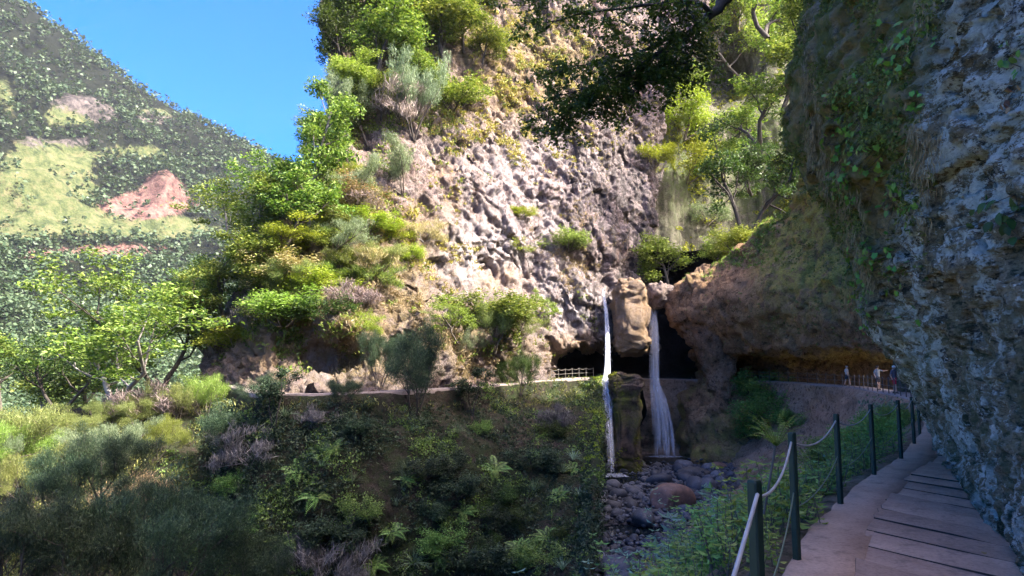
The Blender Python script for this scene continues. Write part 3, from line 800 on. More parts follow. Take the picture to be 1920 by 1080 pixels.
o, PILB, PILN = lump('mossy_pillar', P(1171, 800, 68.5), 1.45, 2.0, 5.2, 111, R_MOSSY, .22, 5, .12, dict(moss=lambda V: np.clip(.35 + fbm(V, 1.6, 3, 6) * 1.2, 0, 1)), 90, 100, (0, 0), .7)
tag(o, 'mossy rock pillar standing beside the narrow waterfall', 'rock', kind='structure')
o, _, _ = lump('rock_pillar', P(1342, 645, 75.6), 4.2, 3.2, 8.6, 121, R_PILLAR, .24, 2.3, .84, dict(moss=lambda V: np.clip(.1 + fbm(V, 2, 3, 6), 0, 1)), 90, 90, (-.10, 0), .9)
tag(o, 'tapering brown rock pillar under the overhang', 'rock', kind='structure')
o, _, _ = lump('pillar_foot', P(1405, 805, 78.5), 7.6, 5.4, 6.4, 123, R_OVER, .42, 3.2, -.1, dict(moss=lambda V: np.clip(.25 + fbm(V, 2, 3, 6), 0, 1)), 100, 80, (-.05, .35), 1.2)
tag(o, 'rounded brown rock base below the pillar beside the pool', 'rock', kind='structure')
o, _, _ = lump('wedged_boulder', P(1238, 556, 77.0), 1.5, 1.8, 1.1, 125, R_CLIFF, .22, 2.4, 0, dict(soil=z_(0), white=z_(.2), streak=z_(0), ochre=z_(.2)), 80, 60, (.2, 0), .6)
tag(o, 'pale boulder wedged at the lip of the right waterfall', 'rock')

# ---- right bank and river bed
def bank():
    top = [PATH[i] for i in range(0, 17)]
    foot = [(-13, 6, -10.5), (-10, 9, -10.4), (-7, 13, -10.3), (-4, 17, -10.2), (-1, 22, -10), (1.5, 26, -9.9), (3.5, 30, -9.8), (5.5, 34, -9.7), (7.5, 38, -9.5), (10, 43, -9.3), (13, 49, -9.1), (16.5, 55, -8.9), (20, 62, -8.7), (22, 68, -8.5), (23, 73, -8.4), (20.5, 79, -8.3), (14, 81, -8.3)]
    rows = [[], [], [], [], [], [], []]
    for i, (t, ft) in enumerate(zip(top, foot)):
        t = np.array(t); ft = np.array(ft)
        _, d, r = path_at(tp[i]); out = -r[0]
        far = sstep(9, 13, i)
        rows[0].append(t + r[0] * .6 + [0, 0, -.5])
        rows[1].append(t + out * .02 + [0, 0, -.07])
        a1 = t + out * .8 + [0, 0, -.45]; b1 = t + out * .3 + [0, 0, -1.4]
        rows[2].append(a1 * (1 - far) + b1 * far)
        a2 = t + out * 2.4 + [0, 0, -2.0]; b2 = t + out * 1.2 + [0, 0, -4.0]
        rows[3].append(a2 * (1 - far) + b2 * far)
        a3 = t + out * 4.6 + [0, 0, -4.6]; b3 = t * .55 + ft * .45; b3[2] = -6.4
        rows[4].append(a3 * (1 - far) + b3 * far)
        rows[5].append(ft)
        rows[6].append(ft + np.array([out[0] * 3, out[1] * 3, -1.2]))
    B = lattice(rows, 320, 130, cap=4)
    n = gnorm(B, (-20, 40, 20))
    dist = sstep(.05, .6, -B[..., 2] - .08)
    big = sstep(8, 30, B[..., 1])
    B = B + n * (dist * (fbm(B, 2.5, 4, 131) * (.15 + .5 * big) + fbm(B, .7, 4, 133) * (.08 + .15 * big)))[..., None]
    px, py = proj(B)
    moss = np.clip(.3 + fbm(B, 3, 3, 135) * .6 - .5 * blob(px, py, 1600, 780, 120, 60), 0, 1)
    o = sheet('bank', B, R_BANK, dict(moss=moss)); tag(o, 'sandy brown bank dropping from the walkway to the stream', 'bank', kind='structure')
    return B, n, px, py
KB, KN, KPX, KPY = bank()
def bedz(x, y): return -9.75 + (y - 34) * .036
def bed():
    xs = np.linspace(-26, 34, 110); ys = np.linspace(4, 84, 130)
    X, Y = np.meshgrid(xs, ys)
    Z = np.where(Y > 30, bedz(X, Y), bedz(X, 30) - (30 - Y) * .06)
    B = np.stack([X, Y, Z], -1)
    B[..., 2] += fbm(B, 5, 4, 141) * .35 + fbm(B, 1, 3, 143) * .12 - .15
    B[..., 2] -= .55 * sstep(68.5, 71, Y)
    B[..., 2] -= 9 * sstep(.3, 3.5, np.interp(Y, [20, 34, 43, 52, 62, 70, 80], [1, 3.6, 5.1, 6.4, 8.0, 10.0, 10.0]) - X)
    # hollows that hold the water
    B[..., 2] -= 1.2 * np.exp(-((X - 15) / 6.5) ** 2 - ((Y - 76.5) / 5) ** 2) + .9 * np.exp(-((X - 9.2) / 2.6) ** 2 - ((Y - 64.5) / 3.6) ** 2) + .6 * np.exp(-((X - 7.2) / 2.2) ** 2 - ((Y - 47.0) / 1.8) ** 2)
    o = sheet('riverbed', B, R_BED); tag(o, 'dark gravel bed of the stream', 'riverbed', kind='structure')
bed()
Mw = Mt('pool_water')
Mw.set(Base_Color=(.012, .016, .018), Roughness=.06, Specular_IOR_Level=.6, IOR=1.33)
Mw.bump(Mw.noise(2.5, 4, .6), .25, .05)
def pond(name, cx, cy_, rx, ry, z, label):
    a = np.linspace(0, 2 * math.pi, 60, endpoint=False)
    r = 1 + .12 * np.sin(a * 3 + cx) + .07 * np.sin(a * 5)
    ring = np.stack([cx + rx * r * np.cos(a), cy_ + ry * r * np.sin(a), np.full(60, z)], 1)
    V = np.concatenate([ring, [[cx, cy_, z]]]); i = np.arange(60)
    o = obj(name, mesh(name, V, np.stack([i, (i + 1) % 60, np.full(60, 60)], 1)), Mw.m)
    tag(o, label, 'water', kind='structure')
pond('pool', 16, 77, 10.5, 7.6, -8.42, 'dark plunge pool under the right waterfall')
pond('pool', 9.2, 64.2, 3.4, 4.2, -8.72, 'small pool at the foot of the narrow waterfall')
pond('pool', 7.3, 47.0, 3.6, 2.0, -9.42, 'still puddle of stream water beside the big brown boulder')

# ================================================================== surfaces as seen, for planting
def _stack(*gs):
    pts, nr, px, py = [], [], [], []
    for B, N, x, y in gs:
        pts.append(B.reshape(-1, 3)); nr.append(N.reshape(-1, 3)); px.append(x.ravel()); py.append(y.ravel())
    return np.concatenate(pts), np.concatenate(nr), np.concatenate(px), np.concatenate(py)
LAND = _stack((CB, CN, CPX, CPY), (GB, GN, GPX, GPY), (OB, ON, OPX, OPY), (SB, SN, SPX, SPY), (KB, KN, KPX, KPY))
def hit(px, py, data=None, rad=5):
    pts, nr, X, Y = data or LAND
    while True:
        m = np.nonzero((np.abs(X - px) < rad) & (np.abs(Y - py) < rad))[0]
        if len(m): break
        rad *= 1.6
    k = m[np.argmin(pts[m, 1])]
    return pts[k], nr[k]

# ================================================================== plant prototypes
def skeleton(seed, h=6., stems=1, lean=.15, levels=3, kids=(5, 5), ang=(.5, 1.1), trop=.25, wob=.18, r0=.12, ratio=.55, start=.3, stemspread=.3):
    rg = np.random.default_rng(seed)
    lines, anchors = [], []
    def br(p, d, L, r, lev):
        n = 5 if lev == 0 else 4
        pts = [p]
        for i in range(n):
            d = unit(d + rg.normal(0, wob, 3) + np.array([0, 0, trop * .25 * (1 if lev else .5)]))
            p = p + d * L / n; pts.append(p)
        pts = np.array(pts)
        lines.append((pts, np.linspace(r, r * (.45 if lev < levels - 1 else .3), n + 1), lev))
        if lev == levels - 1:
            for t in (.45, .75, 1.0):
                k = t * n; i = int(min(k, n - 1)); q = pts[i] + (pts[i + 1] - pts[i]) * (k - i)
                anchors.append((q, d, lev))
            return
        nk = kids[lev]
        for k in range(nk):
            t = start + (1 - start) * (k + rg.uniform(.2, .9)) / nk if lev == 0 else rg.uniform(.3, 1)
            kk = min(t, .999) * n; i = int(kk); q = pts[i] + (pts[i + 1] - pts[i]) * (kk - i)
            a = rg.uniform(*ang); ph = k * 2.4 + rg.uniform(-.5, .5)
            u = unit(np.cross(d, [.3, .2, 1.0])); v_ = np.cross(d, u)
            nd = unit(d * math.cos(a) + (u * math.cos(ph) + v_ * math.sin(ph)) * math.sin(a) + np.array([0, 0, trop * .4]))
            br(q, nd, L * ratio * rg.uniform(.75, 1.2) * (1.15 - .35 * t if lev == 0 else 1), r * (1 - .5 * t) * .6, lev + 1)
    for s_ in range(stems):
        a = s_ * 2 * math.pi / max(stems, 1) + rg.uniform(0, 1)
        d = unit(np.array([math.cos(a), math.sin(a), 0]) * (stemspread if stems > 1 else lean) + [0, 0, 1])
        br(np.array([.08 * math.cos(a), .08 * math.sin(a), -.25]) * (stems > 1) + np.array([0, 0, -.25 * (stems == 1)]), d, h * .62 * rg.uniform(.8, 1.1), r0 * rg.uniform(.7, 1), 0)
    return lines, anchors
def trunk_mesh(lines, minr=.0):
    return mesh('trunk', *join([tube(p, r, 6 if l == 0 else 4) for p, r, l in lines if r[0] > minr]))
def broad_crown(anchors, seed, n=14, rad=.55, flat=.45, size=(.09, .16)):
    rg = np.random.default_rng(seed)
    A = np.array([a[0] for a in anchors]); m = len(A)
    C = np.repeat(A, n, 0)
    C = C + rdir(len(C), rg) * (rg.random((len(C), 1)) ** .6) * np.array([rad, rad, rad * flat])
    L = rg.uniform(size[0], size[1], (len(C), 1))
    a = unit(rg.normal(size=(len(C), 3)) * [1, 1, .45]); up = unit(rg.normal(size=(len(C), 3)) * .55 + [0, 0, 1])
    b = unit(np.cross(up, a))
    return mesh('foliage', *leaves(C, a * L, b * L * .55, .25), smooth=False)
def spray_crown(anchors, seed, n=30, rad=.4, size=(.10, .22), thin=.10, up=.8):
    rg = np.random.default_rng(seed)
    A = np.array([a[0] for a in anchors]); D = np.array([a[1] for a in anchors])
    C = np.repeat(A, n, 0); D = np.repeat(D, n, 0)
    C = C + rdir(len(C), rg) * (rg.random((len(C), 1)) ** .5) * rad * np.array([1, 1, .8])
    L = rg.uniform(size[0], size[1], (len(C), 1))
    a = unit(D * .7 + rg.normal(size=(len(C), 3)) * .55 + [0, 0, up])
    b = unit(np.cross(a, rdir(len(C), rg)))
    return mesh('foliage', *leaves(C, a * L, b * np.maximum(L * thin, .008), .15), smooth=False)
PROTO = {}
def proto(kind, i, lines, crown): PROTO.setdefault(kind, []).append((trunk_mesh(lines), crown))
for i in range(3):
    l, a = skeleton(200 + i, 6, 1, .2, 3, (9, 5), (.6, 1.25), .25, .16, .13, .52, .25)
    proto('laurel', i, l, broad_crown(a, i, 44, .66, .6, (.04, .13)))
for i in range(2):   # open, limbed tree with foliage in plates
    l, a = skeleton(230 + i, 6, 2, .4, 3, (6, 4), (.6, 1.2), .2, .22, .13, .58, .35, .5)
    proto('open', i, l, broad_crown(a, 10 + i, 46, .60, .42, (.035, .115)))
for i in range(2):   # tall, narrow
    l, a = skeleton(250 + i, 7.5, 1, .05, 3, (15, 4), (.8, 1.3), .15, .10, .14, .30, .28)
    proto('tall', i, l, broad_crown(a, 20 + i, 34, .5, .5, (.05, .11)))
for i in range(3):   # heath: many fine upright sprays
    l, a = skeleton(260 + i, 4, 5, .2, 3, (5, 4), (.35, .8), .5, .15, .06, .5, .35, .55)
    proto('heath', i, l, spray_crown(a, 30 + i, 44, .36, (.05, .14), .08, .5))
for i in range(2):   # heath of the foreground: finer
    l, a = skeleton(280 + i, 4, 4, .2, 3, (6, 5), (.4, .9), .45, .16, .06, .5, .35, .5)
    proto('finer', i, l, spray_crown(a, 40 + i, 80, .36, (.03, .085), .10, .45))
for i in range(3):   # dense low bush
    l, a = skeleton(300 + i, 2.0, 7, .3, 2, (6,), (.5, 1.0), .35, .2, .035, .6, .2, 1.0)
    proto('bush', i, l, broad_crown(a, 50 + i, 54, .36, .75, (.026, .062)))
for i in range(2):   # bare twiggy shrub
    l, a = skeleton(320 + i, 2.2, 8, .3, 3, (5, 4), (.4, .9), .3, .25, .028, .55, .25, .9)
    proto('twigs', i, l, spray_crown(a, 60 + i, 9, .25, (.08, .22), .06))
for i in range(2):   # slender sparse sapling
    l, a = skeleton(340 + i, 5, 2, .2, 3, (5, 4), (.5, 1.1), .3, .2, .06, .45, .45, .22)
    proto('sapling', i, l, broad_crown(a, 70 + i, 28, .42, .4, (.045, .09)))
for k, vs in PROTO.items():
    PROTO[k] = [(t, c, max(v.co.z for v in c.vertices), max(max(abs(v.co.x), abs(v.co.y)) for v in c.vertices)) for t, c in vs]

# grass tuft, fern, leafy herb
def blades(rg, n, L, wd, spread, droop=.6, seg=3):
    parts = []
    a = rg.uniform(0, 2 * math.pi, n); l = rg.uniform(.6, 1.0, n) * L; sp = rg.uniform(.15, 1, n) * spread
    V = []
    t = np.linspace(0, 1, seg + 1)
    out = np.stack([np.cos(a), np.sin(a), 0 * a], 1); side = np.stack([-np.sin(a), np.cos(a), 0 * a], 1)
    for k in range(seg + 1):
        tt = t[k]
        c = out * (l * sp * (tt + .5 * tt * tt))[:, None] + np.array([0, 0, 1.0]) * (l * (tt - droop * sp * tt * tt))[:, None]
        wk = wd * (1 - tt) ** .7 * (1 if k else .7)
        V.append(np.stack([c - side * wk, c + side * wk], 1))
    V = np.stack(V, 1)  # n, seg+1, 2, 3
    base = (np.arange(n) * (seg + 1) * 2)[:, None]
    f = np.stack([np.stack([2 * k + 0 * base[:, 0], 2 * k + 1 + 0 * base[:, 0], 2 * k + 3 + 0 * base[:, 0], 2 * k + 2 + 0 * base[:, 0]], 1) for k in range(seg)], 1)
    f = (f + base[:, :, None]).reshape(-1, 4)
    return V.reshape(-1, 3), f
TUFT = [mesh('blades', *blades(np.random.default_rng(400 + i), 46, .8, .012, 1.0, .7), smooth=False) for i in range(3)]
def frond(seed, L=1.0, wide=.2, el=.8):
    rg = np.random.default_rng(seed); C, A, Bv = [], [], []
    c_ = lambda t: np.array([L * t * .9, 0, L * (el * t - .75 * t * t)])
    for j in range(18):
        t = (j + 1) / 18; wl = wide * L * math.sin(min(1, (t + .12)) * 3.0) ** .8 if t < .95 else .02
        for s_ in (-1, 1):
            C.append(c_(t) + np.array([0, s_ * wl * .5, 0])); A.append(np.array([.35, s_, -.15]) * wl * .52); Bv.append(np.array([L * .024, 0, .005]))
    V, f = leaves(np.array(C), np.array(A), np.array(Bv))
    return mesh('frond', *join([(V, f), tube(np.array([c_(t) for t in np.linspace(0, 1, 7)]), np.linspace(.008, .002, 7), 4)]), smooth=False)
FROND = [frond(410 + i, 1, .2, .65 + .12 * i) for i in range(3)]
SPIKE = [frond(415 + i, 1, .10, 1.0 + .35 * i) for i in range(3)]
def fern(p, s_, m_, label, group, nf=9, tilt=0., seed=0, fr=None):
    rg = random.Random(seed); r = empty('fern', tuple(p), rg.uniform(0, 6), (s_, s_, s_)); r.rotation_euler = (tilt, 0, rg.uniform(-.5, .5)); tag(r, label, 'fern', group)
    for k in range(nf):
        o = obj('frond', (fr or FROND)[k % 3], m_, r); o.rotation_euler = (0, 0, k * 6.28 / nf + rg.uniform(-.25, .25)); q = rg.uniform(.7, 1); o.scale = (q, q, q)
    return r
def herb(seed, ns=7, H=.8, L=(.05, .09), spread=.3, wr=.42, nodes=8):
    rg = np.random.default_rng(seed); st, C, A, Bv = [], [], [], []
    for s_ in range(ns):
        b = np.array([rg.normal(0, spread * .5), rg.normal(0, spread * .5), -.05]); d = unit(np.array([rg.normal(0, .2), rg.normal(0, .2), 1]))
        h = H * rg.uniform(.6, 1); pts = np.array([b + d * h * t + np.array([d[0], d[1], 0]) * t * t * .15 for t in np.linspace(0, 1, 5)])
        st.append(tube(pts, np.linspace(.008, .003, 5), 4))
        for j in range(nodes):
            t = .25 + .75 * j / (nodes - 1); c = b + d * h * t + np.array([d[0], d[1], 0]) * t * t * .15
            for q in range(2 if j < nodes - 1 else 5):
                a = j * 1.57 + q * (3.14 if j < nodes - 1 else 1.26) + rg.uniform(-.4, .4); l = rg.uniform(*L) * (1.1 - .5 * t)
                o_ = np.array([math.cos(a), math.sin(a), rg.uniform(-.35, .45)]); o_ = unit(o_)
                C.append(c + o_ * l * 1.05); A.append(o_ * l); Bv.append(unit(np.cross(o_, [0, 0, 1]) + rg.normal(0, .2, 3)) * l * wr)
    return mesh('stems', *join(st)), mesh('leaves', *leaves(np.array(C), np.array(A), np.array(Bv), .3), smooth=False)
HERB = [herb(420 + i) for i in range(3)] + [herb(430 + i, 6, .9, (.09, .15), .45, .38, 6) for i in range(2)]

NAMES = dict(laurel='laurel_tree', open='open_crowned_tree', tall='tall_tree', heath='heath_tree', finer='heath_tree', bush='bush', twigs='dry_shrub', sapling='sapling')
CATS = dict(laurel='tree', open='tree', tall='tree', heath='tree', finer='tree', bush='shrub', twigs='shrub', sapling='tree')
def plant(kind, px, py, hpx, wf, mat_, brk, label, group=None, Y=None, var=None, name=None, cat=None, dz=0, sink=.15, seed=None):
    rr = random.Random(int(px * 7 + py * 13 + hpx))
    v = PROTO[kind][var if var is not None else rr.randrange(len(PROTO[kind]))]
    if Y is None: p, n = hit(px, py)
    else: p = P(px, py, Y)
    h = hpx * p[1] / F; s_ = h / v[2]
    sx = s_ * wf
    r = empty(name or NAMES[kind], tuple(p + [0, 0, dz - sink]), rr.uniform(0, 6.28), (sx, sx, s_))
    tag(r, label, cat or CATS[kind], group)
    obj('trunk' if kind not in ('bush', 'twigs') else 'stems', v[0], brk, r); obj('crown', v[1], mat_, r)
    return r
def small(me, name, p, s_, mat_, label, cat, group, rot=None, extra=None, tilt=(0, 0)):
    if extra is None:
        o = obj(name, me, mat_)
    else:
        o = empty(name); obj('stems', extra, B_MID, o); obj('leaves', me, mat_, o)
    o.location = tuple(p); o.scale = (s_, s_, s_); o.rotation_euler = (tilt[0], tilt[1], rot if rot is not None else RNG.uniform(0, 6.28))
    tag(o, label, cat, group); return o

# ================================================================== TREES AND SHRUBS ONE BY ONE
gT = 'laurels on the cliff top'
# cliff top, lit yellow green
for px, py, h, wf, kd, m_, lab in [
    (705, 150, 170, 1.15, 'laurel', L_LAUREL, 'round bright green laurel leaning out at the cliff crest'),
    (835, 120, 175, 1.35, 'laurel', L_LAUREL, 'broad sunlit laurel spreading over the top of the cliff'),
    (770, 60, 130, 1.2, 'laurel', L_LAUREL, 'laurel tree behind the broad sunlit one on the cliff top'),
    (640, 120, 170, .95, 'laurel', L_DARK, 'dark laurel against the sky at the cliff edge'),
    (665, 60, 150, 1.0, 'laurel', L_DARK, 'dark laurel higher up at the cliff edge against the sky'),
    (715, 215, 100, 1.2, 'laurel', L_LAUREL, 'laurel tree hanging over the dark hollow in the cliff'),
    (780, 255, 175, .75, 'heath', L_HEATHG, 'grey green heath tree with dark stems above the bare rock face'),
    (765, 215, 90, 1.1, 'twigs', L_DRY, 'dry brown shrub between the cliff top trees'),
    (850, 190, 75, 1.4, 'bush', L_LAUREL, 'leafy green bush under the broad cliff top laurel'),
    (690, 265, 115, 1.0, 'laurel', L_DARK, 'shaded laurel rooted in the dark hollow of the cliff'),
    (890, 30, 90, 1.3, 'laurel', L_DARK, 'small dark tree at the very top of the cliff'),
    (640, 230, 100, 1.0, 'heath', L_HEATHG, 'pale heath shrub on the cliff edge below the dark laurels'),
]:
    plant(kd, px, py, h, wf, m_, B_DARK, lab, gT)
gL = 'trees on the left shoulder of the cliff'
for px, py, h, wf, kd, m_, b_, lab in [
    (577, 440, 300, .75, 'tall', L_LAUREL, B_GREY, 'tall tree with a pale trunk standing clear of the cliff shoulder'),
    (520, 470, 230, .95, 'open', L_LAUREL, B_MID, 'leafy tree beside the pale trunked tall tree'),
    (455, 470, 170, 1.2, 'open', L_LAUREL, B_GREY, 'open branched tree reaching out over the valley'),
    (620, 330, 150, .9, 'laurel', L_DARK, B_DARK, 'dark tree growing on the cliff shoulder below the crest'),
    (650, 400, 100, 1.2, 'heath', L_HEATHG, B_MID, 'grey green heath bush on the ledge left of the bare rock'),
    (757, 355, 95, 1.3, 'heath', L_HEATHG, B_MID, 'round pale green heath standing out from the rock face'),
    (655, 395, 60, 1.5, 'twigs', L_DRY, B_GREY, 'leafless pinkish shrub on the cliff shoulder'),
    (620, 480, 85, 1.5, 'heath', L_HEATHG, B_MID, 'dusty heath bush above the dry grass slope'),
    (740, 440, 48, 1.2, 'bush', L_LIME, B_MID, 'yellow green bush on the ledge at mid cliff'),
    (690, 430, 45, 1.6, 'bush', L_LIME, B_MID, 'low lime green bush beside the leafless pinkish shrub'),
    (545, 500, 100, 1.3, 'open', L_LIME, B_MID, 'sunny yellow green tree low on the cliff shoulder'),
    (490, 540, 120, 1.2, 'laurel', L_LAUREL, B_MID, 'laurel tree hanging over the valley side'),
    (430, 590, 140, 1.1, 'open', L_LAUREL, B_MID, 'loose green tree above the bend of the ledge path'),
    (400, 640, 150, 1.0, 'open', L_LAUREL, B_MID, 'green tree overhanging the far bend of the path'),
    (535, 600, 70, 1.8, 'bush', L_BRIGHT, B_MID, 'vivid green bush on the bank above the path'),
    (590, 585, 45, 1.8, 'bush', L_DARK, B_MID, 'dark green bush spilling over the rock above the path'),
    (465, 600, 70, 1.0, 'twigs', L_DRYB, B_GREY, 'bleached leafless shrub above the bend of the path'),
    (440, 640, 60, 1.3, 'bush', L_LIME, B_MID, 'lime green bush at the bend of the path'),
    (690, 500, 60, 1.5, 'twigs', L_STRAW, B_GREY, 'straw coloured dry shrub on the cliff shoulder'),
    (560, 545, 70, 1.4, 'heath', L_HEATHY, B_MID, 'yellowish heath bush on the sunny cliff shoulder'),
    (660, 560, 60, 1.7, 'twigs', L_DRY, B_GREY, 'wide brown dry shrub above the dark recess'),
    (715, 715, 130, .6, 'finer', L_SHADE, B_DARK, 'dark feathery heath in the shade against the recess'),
]:
    plant(kd, px, py, h, wf, m_, b_, lab, gL)
rg = np.random.default_rng(29)
lab = 'small sunlit bush among the trees of the cliff shoulder'
for k in range(34):
    t = rg.random(); py = 300 + 330 * rg.random(); px = rg.uniform(interp(XL, py) + 5, 700 + 20 * t)
    kd = ['bush', 'bush', 'heath', 'twigs'][k % 4]; m_ = [L_LAUREL, L_LIME, L_HEATHY, L_STRAW, L_LAUREL][k % 5]
    plant(kd, px, py, rg.uniform(30, 65), rg.uniform(1.1, 1.7), m_, B_MID, 'small sunlit %s %s among the trees of the cliff shoulder' % (tone(m_), dict(bush='bush', heath='heath', twigs='twiggy shrub')[kd]), 'bushes on the cliff shoulder', cat='shrub')
lab = 'leafy laurel filling the wooded crest of the cliff'
for px, py, h, wf in [(680, 200, 110, 1.2), (740, 130, 120, 1.2), (800, 70, 130, 1.3), (870, 90, 120, 1.3), (720, 50, 140, 1.2), (640, 30, 120, 1.0), (910, 110, 80, 1.4), (660, 170, 90, 1.1), (610, 290, 110, 1.0), (590, 380, 120, 1.0), (540, 420, 130, 1.0), (850, 20, 120, 1.4), (780, 180, 80, 1.3)]:
    plant('laurel', px, py, h, wf, [L_LAUREL, L_LAUREL, L_BRIGHT][int(px) % 3], B_DARK, lab.replace('leafy', tone([L_LAUREL, L_LAUREL, L_BRIGHT][int(px) % 3])), 'laurels filling the cliff crest')
gC = 'plants growing out of the bare cliff'
for px, py, h, wf, kd, m_, b_, lab in [
    (1000, 515, 90, .95, 'sapling', L_BRIGHT, B_DARK, 'small bright green tree with a thin trunk on the cliff face'),
    (1065, 470, 45, 2.0, 'bush', L_HEATHY, B_MID, 'yellow green bush beside the small tree on the cliff face'),
    (860, 640, 85, 1.2, 'open', L_BRIGHT, B_MID, 'spreading bright green tree at the foot of the cliff'),
    (930, 590, 55, 2.0, 'bush', L_LAUREL, B_MID, 'long green bush lying over the foot of the cliff'),
    (930, 655, 100, .9, 'heath', L_HEATHY, B_MID, 'tall pale yellowish heath at the foot of the cliff'),
    (975, 640, 75, 1.2, 'heath', L_HEATHY, B_MID, 'smaller pale heath near the thin saplings at the cliff foot'),
    (890, 680, 70, 1.1, 'heath', L_HEATHG, B_MID, 'greyish heath bush growing just above the path'),
    (1018, 600, 75, .8, 'sapling', L_BRIGHT, B_DARK, 'thin sapling leaning on the pale rock right of the yellowish heath'),
    (770, 480, 36, 1.2, 'bush', L_LIME, B_MID, 'lime bush hanging on the rock below the mid cliff ledge'),
    (800, 450, 45, 1.3, 'twigs', L_STRAW, B_GREY, 'dry straw tussock on the rock at mid cliff'),
    (985, 395, 18, 2.0, 'bush', L_LIME, B_MID, 'tiny lime green bush alone on the bare rock'),
    (1230, 300, 40, 1.6, 'bush', L_LIME, B_MID, 'lime bush on the edge of the grey buttress'),
]:
    plant(kd, px, py, h, wf, m_, b_, lab, gC)
gB = 'trees in the back of the gorge'
for px, py, h, wf, kd, m_, b_, lab, Y in [
    (1255, 540, 110, 1.2, 'laurel', L_BRIGHT, B_MID, 'vivid light green tree above the waterfalls', 84),
    (1340, 500, 80, 1.3, 'laurel', L_BRIGHT, B_MID, 'vivid green bush like tree on the brow of the overhang', 80),
    (1385, 470, 60, 1.3, 'bush', L_BRIGHT, B_MID, 'bright green bush on the grassy brow of the overhang', 76),
    (1405, 430, 215, .75, 'open', L_DARK, B_DARK, 'slender dark tree leaning in front of the streaked rock', 80),
    (1290, 330, 70, 1.2, 'bush', L_LIME, B_MID, 'lime green shrub clinging to the gorge wall', None),
    (1285, 245, 90, 1.0, 'bush', L_LIME, B_MID, 'pale green shrub hanging beside the upper hollow', None),
    (1270, 180, 80, 1.0, 'bush', L_LAUREL, B_MID, 'green shrub on the ridge left of the upper hollow', None),
    (1325, 415, 40, 1.3, 'bush', L_HEATHG, B_MID, 'small grey green shrub on the streaked gorge wall', None),
    (1400, 150, 190, 1.0, 'open', L_BRIGHT, B_MID, 'sunlit light green tree high in the gorge', None),
    (1465, 200, 230, 1.0, 'laurel', L_LAUREL, B_DARK, 'leafy tree crowning the brown overhang', 84),
    (1425, 265, 150, 1.1, 'open', L_LAUREL, B_DARK, 'green tree hanging low over the gorge from the overhang', 88),
    (1500, 110, 180, .9, 'laurel', L_LAUREL, B_DARK, 'tall green tree close behind the near rock wall', 76),
    (1440, 60, 170, 1.1, 'open', L_BRIGHT, B_DARK, 'light green tree top above the leafy tree on the overhang', 92),
    (1480, 330, 110, 1.0, 'laurel', L_DARK, B_DARK, 'shaded tree on the upper edge of the mossy overhang', 60),
    (1380, 60, 130, 1.1, 'laurel', L_BRIGHT, B_MID, 'pale sunny tree highest in the back of the gorge', None),
    (1410, 360, 90, 1.1, 'open', L_DARK, B_DARK, 'low dark tree under the ones on the overhang', 84),
]:
    plant(kd, px, py, h, wf, m_, b_, lab, gB, Y=Y)
gP = 'small trees along the far path'
for px, py, h, wf, kd, m_, b_, lab in [
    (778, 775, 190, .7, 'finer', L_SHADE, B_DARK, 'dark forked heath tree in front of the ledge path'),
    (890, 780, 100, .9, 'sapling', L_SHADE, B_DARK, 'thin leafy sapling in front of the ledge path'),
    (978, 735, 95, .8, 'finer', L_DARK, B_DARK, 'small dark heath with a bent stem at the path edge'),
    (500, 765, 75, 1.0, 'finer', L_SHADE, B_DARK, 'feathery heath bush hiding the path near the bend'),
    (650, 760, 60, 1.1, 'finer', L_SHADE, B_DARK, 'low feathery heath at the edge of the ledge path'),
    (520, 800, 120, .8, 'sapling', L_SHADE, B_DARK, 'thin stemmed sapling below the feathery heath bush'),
]:
    plant(kd, px, py, h, wf, m_, b_, lab, gP)
gV = 'trees over the valley on the left'
for px, py, h, wf, kd, m_, b_, lab, Y in [
    (225, 765, 230, 1.35, 'open', L_LAUREL, B_GREY, 'spreading tree with a crooked pale trunk over the valley', 52),
    (300, 720, 250, 1.0, 'open', L_LAUREL, B_DARK, 'tree with two slanting dark trunks beside the crooked pale one', 56),
    (110, 770, 190, .9, 'open', L_DARK, B_DARK, 'thin dark green tree reaching up alone over the valley', 60),
    (390, 650, 170, 1.0, 'open', L_LAUREL, B_MID, 'leafy tree just left of the far bend of the path', 64),
    (350, 590, 120, 1.2, 'laurel', L_LAUREL, B_MID, 'sunny tree below the cliff shoulder over the valley', 75),
    (60, 800, 150, 1.3, 'laurel', L_LAUREL, B_MID, 'dense green tree low in the valley by the lit scrub', 85),
    (160, 790, 140, 1.3, 'laurel', L_DARK, B_MID, 'round dark green tree behind the crooked pale trunk', 90),
    (0, 760, 150, 1.4, 'laurel', L_LAUREL, B_MID, 'round tree at the edge of the valley wood', 95),
]:
    plant(kd, px, py, h, wf, m_, b_, lab, gV, Y=Y)
lab = 'sunlit feathery heath on the slope left of the path bend'
for px, py, h, wf in [(385, 775, 110, 1.2), (330, 790, 90, 1.3), (250, 800, 90, 1.5), (190, 800, 85, 1.5), (130, 830, 100, 1.4), (60, 850, 105, 1.4), (10, 880, 110, 1.3), (150, 880, 90, 1.3), (300, 850, 80, 1.3), (230, 870, 85, 1.3), (50, 940, 100, 1.2), (-40, 900, 120, 1.3)]:
    plant(['heath', 'finer', 'finer'][int(px + h) % 3], px, py, h * [1.0, .8, 1.15][int(px) % 3], wf * [.9, .7, .8][int(h) % 3], [L_HEATHY, L_BRIGHT, L_HEATHY, L_HEATHG][int(px * .37 + py) % 4], B_MID, lab.replace('feathery', tone([L_HEATHY, L_BRIGHT, L_HEATHY, L_HEATHG][int(px * .37 + py) % 4]) + ' feathery'), 'sunlit heath bushes on the left slope', cat='tree', name='heath_tree')
plant('twigs', 290, 775, 75, 1.5, L_DRY, B_GREY, 'brown leafless shrub among the sunlit heath', 'dry shrubs')
